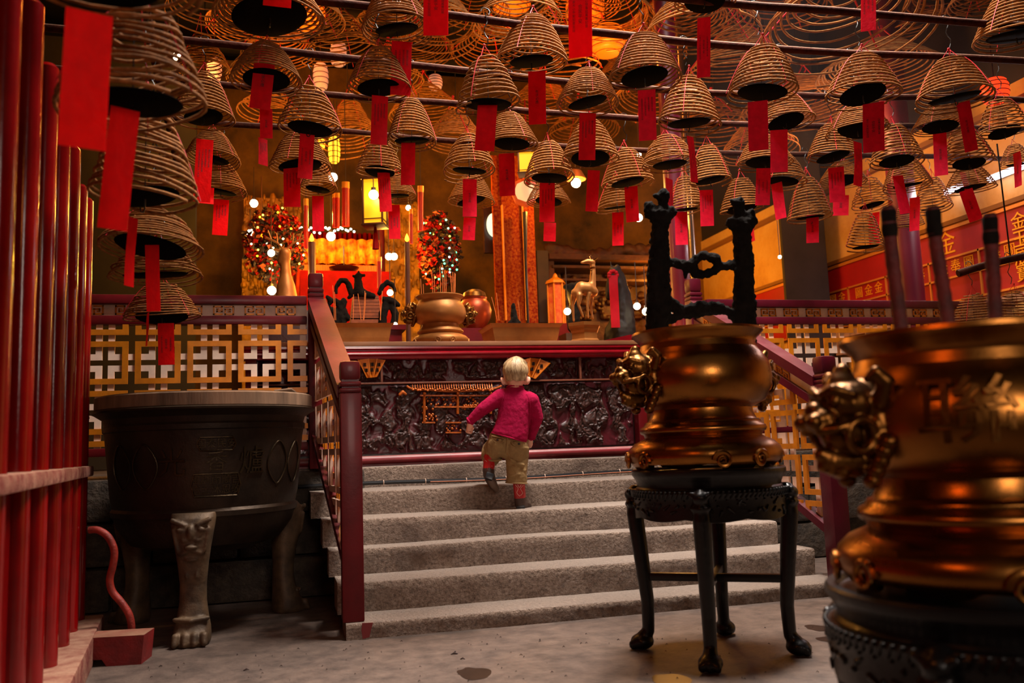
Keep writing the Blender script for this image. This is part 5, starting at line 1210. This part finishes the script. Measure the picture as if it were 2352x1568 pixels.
slipm=mat('red_slip_paper','#c4081e',.55,var=.18,vscale=2.5,bump=.15,bscale=5,spec=.12); slipp=mat('pink_red_slip_paper','#d81a3c',.55,var=.18,vscale=2.5,bump=.15,bscale=5,spec=.12); inkm=mat('black_ink','#1e0406',.7)
slipb=mat('lit_red_slip_paper','#ee0608',.5,var=.12,vscale=2.,bump=.15,bscale=4,spec=.12)  # same red paper, colour brightened for the warm light at left
for mm in (slipm,slipp,slipb):     # thin paper lets light through
    nt=mm.node_tree; b=nt.nodes['Principled BSDF']; tr=nt.nodes.new('ShaderNodeBsdfTranslucent'); mx=nt.nodes.new('ShaderNodeMixShader'); mx.inputs[0].default_value=.35
    tr.inputs[0].default_value=lin('#ff1a20'); out=[n for n in nt.nodes if n.type=='OUTPUT_MATERIAL'][0]
    nt.links.new(b.outputs[0],mx.inputs[1]); nt.links.new(tr.outputs[0],mx.inputs[2]); nt.links.new(mx.outputs[0],out.inputs[0])
TM={}
for style in range(4):
    for mi,mm in enumerate((slipm,slipp,slipb)):
        for v in range(2):
            TM[(style,mi,v)]=tag_mesh(style*10+v+mi*3,style).mesh('prayer_slip',[mm,inkm],True,None,30)
def make_slip(px,y0,y1,w,tilt,D,label,pale=0,style=None,hang=None,group='red prayer slips'):
    a,b=at(px,y0,D),at(px,y1,D); h=(a-b).length; ww=max(w,26)*D/FP
    k=RND.choice((0,1,1,2,3)) if style is None else style
    o=put(TM[(k,pale,RND.randint(0,1))],'hanging_slip',None,a)
    yaw=math.atan2(-(a.x),(a.y)); extra=0 if w>=24 else math.acos(max(.3,w/26.))*RND.choice((-1,1))
    o.rotation_euler=Euler((RND.uniform(-.05,.05),0,0)); 
    o.matrix_world=Matrix.Translation(a)@Matrix.Rotation(yaw+extra+RND.uniform(-.15,.15),4,'Z')@Matrix.Rotation(R(tilt)+ROL*.8,4,'Y')@Matrix.Rotation(RND.uniform(-.05,.05),4,'X')@Matrix.Diagonal((ww,ww,h/3.0,1))
    tag(o,label,'paper slip',group); return o
for b in range(5):
    row=sorted(rows[b]); prev=[]
    for n,(cx,yt,yb,w,tg,D,i) in enumerate(row):
        t,c,rad,H=make_coil(cx,yt,yb,w,D,BZ,i)
        lab='conical tan incense coil, %s from the left on the %s'%(ORD[n],BN[b])
        t['label']=lab; t['group']='coils on the '+BN[b]
        ALLC.append((t,c,rad,H))
        for q,(px,y0,y1,tw,tilt) in enumerate(tg):
            pale=1 if px>1480 or (px>1060 and px<1100) else (2 if px<560 else 0)
            col=['red','pinkish red','bright red'][pale]
            make_slip(px,y0,y1,tw,tilt,D-.01,'%s%s paper slip under the %s coil from the left on the %s'%('' if q==0 else ['','lower ','lowest '][q],col,ORD[n],BN[b]),pale)
# slips whose coils hang above the picture
for px,y0,y1,w,tilt,D,lab,pl in ((641,-80,24,62,1,4.0,'wide red paper slip cut off by the top edge at left',2),(1001,-70,86,57,0,3.9,'wide red paper slip at the top edge left of centre',0),(1333,-60,137,54,1,3.9,'long dark-lettered red paper slip at the top edge right of centre',0),(1995,-60,75,32,3,4.2,'pinkish red paper slip at the top edge at right',1)):
    make_slip(px,y0,y1,w,tilt,D,lab,pl,0)
# small coils on a short pole below, far right
P=[at(2200,628,6.1),at(2270,607,6.1),at(2352,588,6.1),at(2420,575,6.1)]
m=MB(); m.tube(smooth_path(P),.026,10); o=m.build('ceiling_pole',pole_m,None,True); tag(o,'short dusty horizontal pole before the red wall board at the right edge','pole')
for k,(cx,yt,yb,w,lab) in enumerate(((2239,674,746,98,'small tan incense coil hanging low before the red wall board, behind the joss sticks'),(2330,668,738,96,'small tan incense coil hanging low at the right edge beside the joss sticks'))):
    t,c,rad,H=make_coil(cx,yt,yb,w,6.1,at(cx,607-(cx-2270)*.23,6.1).z,k+3); t['label']=lab
m=MB(); m.tube([at(2290,330,6.1),at(2300,420,6.1),at(2322,600,6.1)],.006,6); o=m.build('rope',mat('dark_rope','#1c1614',.9),None,True); tag(o,'dark rope hanging down to the short pole at the right edge','rope')
# ---- the left foreground chain of coils along the red barrier
LB=[(232,-250,26,440,1.95,[(206,28,352,98,0)]),(305,10,292,322,2.45,[(288,250,538,62,3)]),(333,236,484,238,3.15,[(306,500,662,20,2)]),(345,500,594,226,3.55,[(349,562,718,30,-4)]),(358,572,652,200,3.95,[(341,718,795,8,0)]),(372,650,742,170,4.45,[(381,742,838,35,-3)])]
lw=['nearest','second nearest','third nearest','fourth nearest','fifth nearest','farthest']
for k,(cx,yt,yb,w,D,tg) in enumerate(LB):
    t,c,rad,H=make_coil(cx,yt,yb,w,D,2.62,k*2+1,mesh=CML[k%3])
    t['label']='incense coil in the left foreground row beside the red barrier, %s of six'%lw[k]; t['group']='left foreground coils'
    for (px,y0,y1,tw,tilt) in tg: make_slip(px,y0,y1,tw,tilt,D-.06 if k else D,'bright red paper slip under the %s coil of the left foreground row'%lw[k],2,3 if k<4 else 0,group='left foreground slips')
m=MB(); a=at(232,-250,1.95); b2=at(372,560,4.45); m.tube([V((a.x,a.y-1.,2.62)),V((b2.x,b2.y+.6,2.62))],.02,10); o=m.build('ceiling_pole',pole_m,None,True); tag(o,'dark pole running away above the left foreground coils','pole')
# ---- big loose coils of the upper layer
UP=[(1945,-60,140,400,6.0),(2030,95,225,300,6.6),(1610,-40,125,270,6.5),(1700,60,195,230,7.),(1190,-60,88,205,6.5),(1010,-20,112,190,7.),(785,30,155,180,7.4),(700,-30,82,190,6.5),(500,-50,72,240,5.9),(470,70,195,130,7.),(800,228,345,140,7.8),(1400,-50,82,210,7.),(1290,60,190,190,7.5),(890,120,222,170,7.5),(1050,255,352,150,7.8),(1500,180,272,190,7.8),(1645,230,332,200,7.8),(1245,180,282,170,7.8),(1840,180,295,270,7.2),(1742,290,372,180,7.8),(2280,-60,50,200,6.4),(2215,-50,20,260,6.8),(600,120,205,160,7.8),(980,195,292,180,8.),(1135,60,160,200,8.),(1560,-20,90,220,7.6),(1340,240,330,170,8.),(880,20,100,150,8.),(1480,40,150,200,8.2),(620,210,290,150,8.2),(1090,-40,60,170,8.2),(1330,-30,66,200,8.6),(640,50,155,170,8.6),(1780,-60,66,260,8.2),(1450,110,218,190,8.6),(2120,10,135,230,8.2),(960,60,152,170,8.6),(560,-10,92,170,8.4),(1890,240,330,180,8.6),(2330,60,140,170,8.4)]
UP=sorted(UP,key=lambda q:q[0])
def up_geo(q):
    cx,yt,yb,w,D=q; rad=w*D/FP/2; e=math.atan2(1030-yb,FP); c=at(cx,yb-math.sin(e)*w/2*.8,D); return c,rad,max(.3,at(cx,yt,D).z-c.z)
UP=[list(q) for q in UP]
for it in range(500):           # push coils that would run through each other apart along the view
    moved=False
    for i in range(len(UP)):
        for j in range(i+1,len(UP)):
            a,b=(UP[i],UP[j]) if UP[i][4]<=UP[j][4] else (UP[j],UP[i])
            (c1,r1,h1),(c2,r2,h2)=up_geo(a),up_geo(b)
            if (V((c1.x-c2.x,c1.y-c2.y))).length<(r1+r2)*1.06 and c1.z-.06<c2.z+h2*1.05 and c2.z-.06<c1.z+h1*1.05:
                moved=True
                if b[4]<10.4: b[4]+=.12
                else: b[3]*=.93; a[3]*=.985
    if not moved: break
for n,(cx,yt,yb,w,D) in enumerate(UP):
    c,rad,H=up_geo((cx,yt,yb,w,D)); H=min(H,5.75-c.z)
    t=thing('large_incense_coil','big loose incense coil of the upper layer, %s from the left'%ORD[n],'incense coil',c,0,'large upper coils')
    rz=RND.uniform(0,6); tl=(RND.uniform(-.1,.1),RND.uniform(-.1,.1),rz); sc=(rad,rad,H/.85)
    put(LM[n%3],'incense_spiral',t,(0,0,0),tl,sc); put(SL_,'red_threads',t,(0,0,0),tl,(rad*1.,rad*1.,H/.85))
    m=MB(); m.tube([c+V((0,0,H*1.4)),V((c.x,c.y,5.9))],.004,5); m.build('hanging_wire',wirem,t)
# dark rafters the upper coils hang from
for k,y in enumerate((5.3,6.2,7.1)):
    pass
# ------------------------------------------------------------------ the toddler climbing the steps, seen from behind
KD=5.28; ks=KD/FP/3.92
def K(x,y,d=0.): return at(1000+x/3.92,800+y/3.92,KD+d)
foot=at_z(1196,1166,.513)
kid=thing('person','toddler with blond hair, crimson sweater, khaki trousers and red boots climbing the steps','person',K(740,1438))
skin=mat('child_skin','#e0a68c',.5,var=.08,vscale=12); shirtm=mat('crimson_knit','#9e0a3c',.9,spec=.15,var=.12,vscale=30,bump=.25,bscale=160); pantm=mat('khaki_cotton','#8f7246',.85,var=.15,vscale=25,bump=.25,bscale=120)
bootr=mat('red_boot_leather','#b01418',.4,var=.2,vscale=20,coat=.2); bootb=mat('brown_boot_leather','#3f2c24',.5,var=.2,vscale=20); solem=mat('boot_sole','#14151a',.35); hairm=mat('blond_hair','#8a6a46',.55,col2='#cdb084',vscale=60,stretch=(1,1,.2)); 
RX=_r.normalized(); FW=V((_f.x,_f.y,0)).normalized(); UPV=V((0,0,1))
Q=Matrix((V((FW.y,-FW.x,0)),FW,UPV)).transposed()     # local x = right, y = away from us, z = up
# body: head, neck, hands, hidden core - one continuous skin
hc=K(722,222,.03)
m=MB(); m.ball(hc,(.076,.086,.083),20,16,Q); m.ball(hc+Q@V((0,.035,-.03)),(.056,.056,.056),16,12,Q)     # skull, jaw
m.limb([hc+Q@V((0,-.01,-.05)),K(716,372,.03),K(706,430,.03)],[.046,.044,.045],14)
m.ball(hc+Q@V((0,.092,-.02)),(.012,.014,.012),10,8,Q); m.ball(hc+Q@V((0,.084,-.052)),(.022,.010,.008),10,8,Q)
for s in (-1,1): m.ball(hc+Q@V((s*.030,.078,.0)),(.016,.012,.008),10,8,Q); m.ball(hc+Q@V((s*.035,.066,-.035)),(.026,.026,.024),10,8,Q)
for s,(ex,ey) in ((-1,(618,294)),(1,(826,290))):       # ears
    c=K(ex+s*10,ey,.02); m.ball(c,(.011,.020,.027),12,10,Q@Euler((0,s*.35,s*.5)).to_matrix()); m.limb([c,c+Q@V((-s*.02,.01,-.01))],[.012,.015],8)
# torso and limbs under the clothes
core=[K(700,430,.02),K(690,560,.02),K(660,780,.0)]
m.limb(core,[.05,.055,.055],14)
LA=[K(590,436,.01),K(425,548,-.01),K(318,648,.0),K(312,684,.0)]; RA=[K(858,470,.01),K(912,622,.03),K(862,790,.10),K(852,818,.11)]
m.limb(LA,[.034,.026,.019,.018],12); m.limb(RA,[.034,.026,.019,.018],12)
LL=[K(570,860,.02),K(505,925,.15),K(490,1010,.06),K(482,1110,.0)]; RL=[K(735,870,.0),K(738,1030,.02),K(748,1200,.0),K(762,1350,.0)]
m.limb(LL,[.045,.038,.026,.02],12); m.limb(RL,[.045,.038,.026,.02],12)
# hands: palm, four bent fingers, thumb
def hand(w,dirv,side,curl,nrm):
    """w wrist, dirv towards the knuckles, side towards the thumb, nrm back of the hand"""
    dirv=dirv.normalized(); side=(side-dirv*side.dot(dirv)).normalized(); nrm=dirv.cross(side)
    if curl<0: nrm=-nrm
    k=.040
    m.limb([w,w+dirv*k*.9],[.018,.019],10); 
    for j in (-1,1): m.limb([w+side*j*.004,w+dirv*k*1.0+side*j*.011],[.014,.012],8)
    for i,(o,l) in enumerate(((.016,.9),(.006,1.),(-.005,.95),(-.015,.75))):
        a=w+dirv*k*1.05+side*o; b=a+(dirv*.75+nrm*.35)*.016*l; c=b+(dirv*.1+nrm*.9)*.014*l; d=c+(nrm*.5-dirv*.7)*.010*l
        m.limb([a,b,c,d],[.0068,.0062,.0057,.005],8)
    a=w+dirv*k*.35+side*.015; b=a+(dirv*.5+side*.7+nrm*.4)*.017; c=b+(dirv*.6+nrm*.6-side*.1)*.014; m.limb([a,b,c],[.0075,.0065,.0055],8)
hand(K(312,676,.0),K(308,740,.01)-K(312,676,.0),Q@V((.75,-.35,.1)),1,None)
hand(K(853,812,.11),K(846,860,.13)-K(853,812,.11),Q@V((-.8,.4,0)),-1,None)
blobobj(m,'body',skin,kid,.0036,3)
m=MB()
for s in (-1,1): m.ball(hc+Q@V((s*.029,.079,-.004)),.0085,10,8)
m.build('eyes',mat('eye','#d8d4cc',.2),kid,True)
# hair: a cap following the skull, then combed strands from crown to nape
m=MB(); m.ball(hc+Q@V((0,-.004,.012)),(.0805,.090,.0855),22,18,Q); m.ball(hc+Q@V((0,-.03,-.02)),(.068,.058,.068),18,14,Q)
hb=blob(m,.005,3); hb.materials.clear(); hb.materials.append(hairm)
bm=bmesh.new(); bm.from_mesh(hb); Qi=Q.inverted()
kill=[]
for f in bm.faces:
    p=Qi@(f.calc_center_median()-hc)
    edge=-.052-.012*noise.noise(p*60) if p.y<.0 else -.052+ (p.y/.09)*.115
    if abs(p.x)>.055 and p.y>-.035: edge=max(edge,-.012+.3*(p.y+.035))
    if p.z<edge: kill.append(f)
bmesh.ops.delete(bm,geom=kill,context='FACES'); bm.to_mesh(hb); bm.free(); hb.transform(mw(kid).inverted()); hair=put(hb,'hair',kid); hair.modifiers.new('th','SOLIDIFY').thickness=.006
m=MB(); rnd=random.Random(8); crown=V((.012,-.035,.078))
for i in range(520):
    a=rnd.uniform(-PI,PI); sx,sy=math.sin(a),-math.cos(a)
    L=rnd.uniform(.75,1.0); P=[]
    for k in range(8):
        t=k/7*L; th=t*PI*.62+.05; rr=1.015+.02*rnd.random()
        p=V((sx*math.sin(th)*.0815,sy*math.sin(th)*.091-.004,math.cos(th)*.0865+.012))
        if p.z<-.055 : break
        w=min(1,t*2.2); p=crown*(1-w)*.55+p*(1-(1-w)*.45) if w<1 else p
        P.append(hc+Q@(p*rr+V((rnd.uniform(-.0015,.0015),)*3)))
    if sy>.2 and len(P)>4: P=P[:4]
    if abs(sx)>.75 and len(P)>5: P=P[:5]
    if len(P)>2: m.tube(P,[.0018]*(len(P)-1)+[.0006],4)
m.build('hair_strands',hairm,hair,True)
# sweater
m=MB()
def SW(x,y,hw,hd,tilt=0.,d=.02): return (K(x,y,d),Q@V((1,0,-tilt))*hw*ks,Q@V((0,1,0))*hd)
m.loft([SW(718,349,76,.052,.02,.03),SW(717,366,84,.056,.03,.03),SW(716,385,104,.058,.05),SW(716,415,132,.066,.08),SW(716,460,146,.076,.12),SW(712,540,142,.083,.14,.015),SW(702,640,144,.086,.2,.01),SW(688,720,150,.088,.28,.005),SW(668,786,158,.090,.31,.0),SW(662,800,157,.088,.31,.0)],36,2.3)
m.limb([K(610,425,.02),LA[0]+Q@V((-.004,0,0)),LA[1],LA[2]],[.046,.050,.040,.028],14); m.limb([K(835,450,.02),RA[0]+Q@V((.004,0,0)),RA[1],RA[2]],[.046,.050,.042,.028],14)
for (p,q,r) in (((500,460,-.028),(452,525,-.030),.007),((535,445,-.030),(478,515,-.033),.007),((560,440,-.03),(520,500,-.034),.007)): m.limb([K(*p),K((p[0]+q[0])/2,(p[1]+q[1])/2,(p[2]+q[2])/2-.003),K(*q)],[r*.4,r,r*.4],8)
so=blobobj(m,'sweater',shirtm,kid,.005,3,.002,45)
m=MB()
def ringat(c,t,r1,r2,rad,ax,n=28): return m.tube([c+ax[0]*math.cos(2*PI*i/n)*r1+ax[1]*math.sin(2*PI*i/n)*r2 for i in range(n)],rad,8,closed=True)
ringat(K(718,350,.03),None,.050,.051,.006,(Q@V((1,0,-.05)),Q@V((0,1,-.15))))
m.build('neck_band',shirtm,so,True)
m=MB()
for a,b in ((LA[1],LA[2]),(RA[1],RA[2])):
    d=(b-a).normalized(); x=d.orthogonal().normalized(); y=d.cross(x); ringat(b+d*.006,None,.025,.025,.006,(x,y),20)
m.build('cuffs',shirtm,so,True)
m=MB(); ringat(K(662,800,.0),None,156*ks,.089,.0045,(Q@V((1,0,-.31)),Q@V((0,1,0))),40)
m.build('hem_band',shirtm,so,True)
m=MB()
for s in (1,-1):
    P=[(620,392,-.038),(612,440,-.052),(594,490,-.05),(572,530,-.03)] if s>0 else [(822,410,-.04),(846,460,-.05),(852,520,-.05),(848,580,-.03)]
    m.tube(smooth_path([K(*p) for p in P],6),.0028,5)
m.build('shoulder_seams',shirtm,so,True)
# trousers
m=MB(); m.limb([K(580,800,.02),K(735,835,.02)],[.066,.068],16); m.limb([K(655,790,.02),K(648,900,.02)],[.080,.066],14)
m.limb([LL[0],LL[1],K(497,965,.09),K(508,985,.05)],[.068,.064,.060,.052],14); m.limb([K(572,860,.0),K(530,940,.07)],[.068,.056],12)
m.limb([RL[0],K(734,930,.01)],[.070,.066],16)
m.loft([SW(736,890,112,.068,.05,.0),SW(734,960,106,.066,.05,.01),SW(733,1040,98,.062,.06,.01),SW(733,1120,92,.060,.06,.0),SW(731,1185,93,.061,.08,.0),SW(730,1212,95,.062,.08,.0)],30,2.2)
for (p,q,r) in (((660,1000,-.045),(800,1050,-.05),.008),((690,1060,-.055),(815,1100,-.035),.008),((650,1150,-.04),(760,1130,-.06),.007),((640,960,-.05),(700,1010,-.06),.007),((480,905,.02),(560,950,.0),.008)): m.limb([K(*p),K((p[0]+q[0])/2,(p[1]+q[1])/2+6,(p[2]+q[2])/2-.008),K(*q)],[r*.4,r,r*.4],8)
po=blobobj(m,'trousers',pantm,kid,.0055,3,.0035,34)
m=MB()
ringat(K(730,1209,.0),None,.0645,.062,.0045,(Q@V((1,0,-.08)),Q@V((0,1,0))))
ringat(K(515,990,.045),None,.056,.05,.006,(Q@V((1,0,-.10)),Q@V((0,1,.25))))
m.build('cuff_hems',pantm,po,True)
m=MB(); dk=-.079
for pts in ([(690,826),(688,850),(712,874),(756,886),(794,872),(806,848)],[(506,790),(508,812),(536,838),(576,850),(608,838),(622,812)],[(690,826),(750,832),(806,848)],[(506,786),(560,796),(622,810)]):
    P=[]
    for x,y in smooth_path([V((x,y,0)) for x,y in pts],4) and [(v.x,v.y) for v in smooth_path([V((x,y,0)) for x,y in pts],4)]:
        P.append(K(x,y,dk+((x-655)/150.)**2*.030))
    m.tube(P,.0028,5)
m.tube(smooth_path([K(652,800,-.08),K(644,870,-.070),K(634,935,-.05)],6),.0025,5)
m.build('pocket_flaps',pantm,po,True)
m=MB(); m.ball(K(753,858,-.067),(.007,.004,.007),10,8,Q); m.ball(K(560,822,-.067),(.006,.004,.006),10,8,Q); m.build('pocket_buttons',solem,po,True)
# boots
def boot(name,shaft,foot_pts,foot_r,heel,sole,stitch):
    t=MB(); t.limb(shaft,[.038,.037,.036],16); sh=blobobj(t,name,bootr,kid,.0045,2)
    t=MB(); t.limb(foot_pts,foot_r,14); blobobj(t,'boot_foot',bootb,sh,.0042,2)['label']='dark brown foot of the boot'
    t=MB(); c,rot,d=heel; t.box(c,d,rot,.004); t.build('heel',solem,sh,True,35)
    t=MB(); t.limb(sole[0],sole[1],10); blobobj(t,'sole',mat('tan_sole','#5a4638',.6),sh,.004,2)
    t=MB()
    for P in stitch: t.tube(smooth_path(P,5),.0016,4)
    t.build('stitching',mat('pale_stitch','#d8b0a0',.7),sh,True)
boot('right_boot',[K(752,1205,.0),K(757,1270,.0),K(762,1345,.0)],[K(763,1350,.0),K(766,1400,.0),K(795,1412,.05),K(838,1420,.095)],[.037,.036,.029,.021],(K(767,1428,-.012),Q,(.052,.05,.022)),([K(790,1428,.03),K(815,1432,.06),K(842,1434,.095)],[.014,.015,.012]),
 [[K(722,1230,-.036),K(745,1260,-.038),K(735,1300,-.036),K(760,1330,-.036)],[K(792,1230,-.03),K(768,1262,-.036),K(785,1300,-.034),K(765,1325,-.036)],[K(740,1225,-.037),K(757,1250,-.038),K(774,1225,-.037)]])
boot('left_boot',[K(488,985,.04),K(484,1040,.02),K(478,1092,.0)],[K(478,1095,.0),K(482,1140,-.005),K(512,1215,.02),K(545,1262,.04)],[.037,.036,.030,.020],(K(486,1152,-.050),Q@Euler((1.25,.35,0)).to_matrix(),(.046,.040,.034)),([K(500,1192,-.030),K(524,1230,-.018),K(552,1274,.006)],[.019,.024,.014]),
 [[K(448,1005,.0),K(470,1030,-.012),K(460,1065,-.02),K(480,1085,-.028)],[K(520,1005,.0),K(500,1035,-.012),K(512,1065,-.02)],[K(465,1000,.0),K(485,1022,-.004),K(505,1000,.0)]])
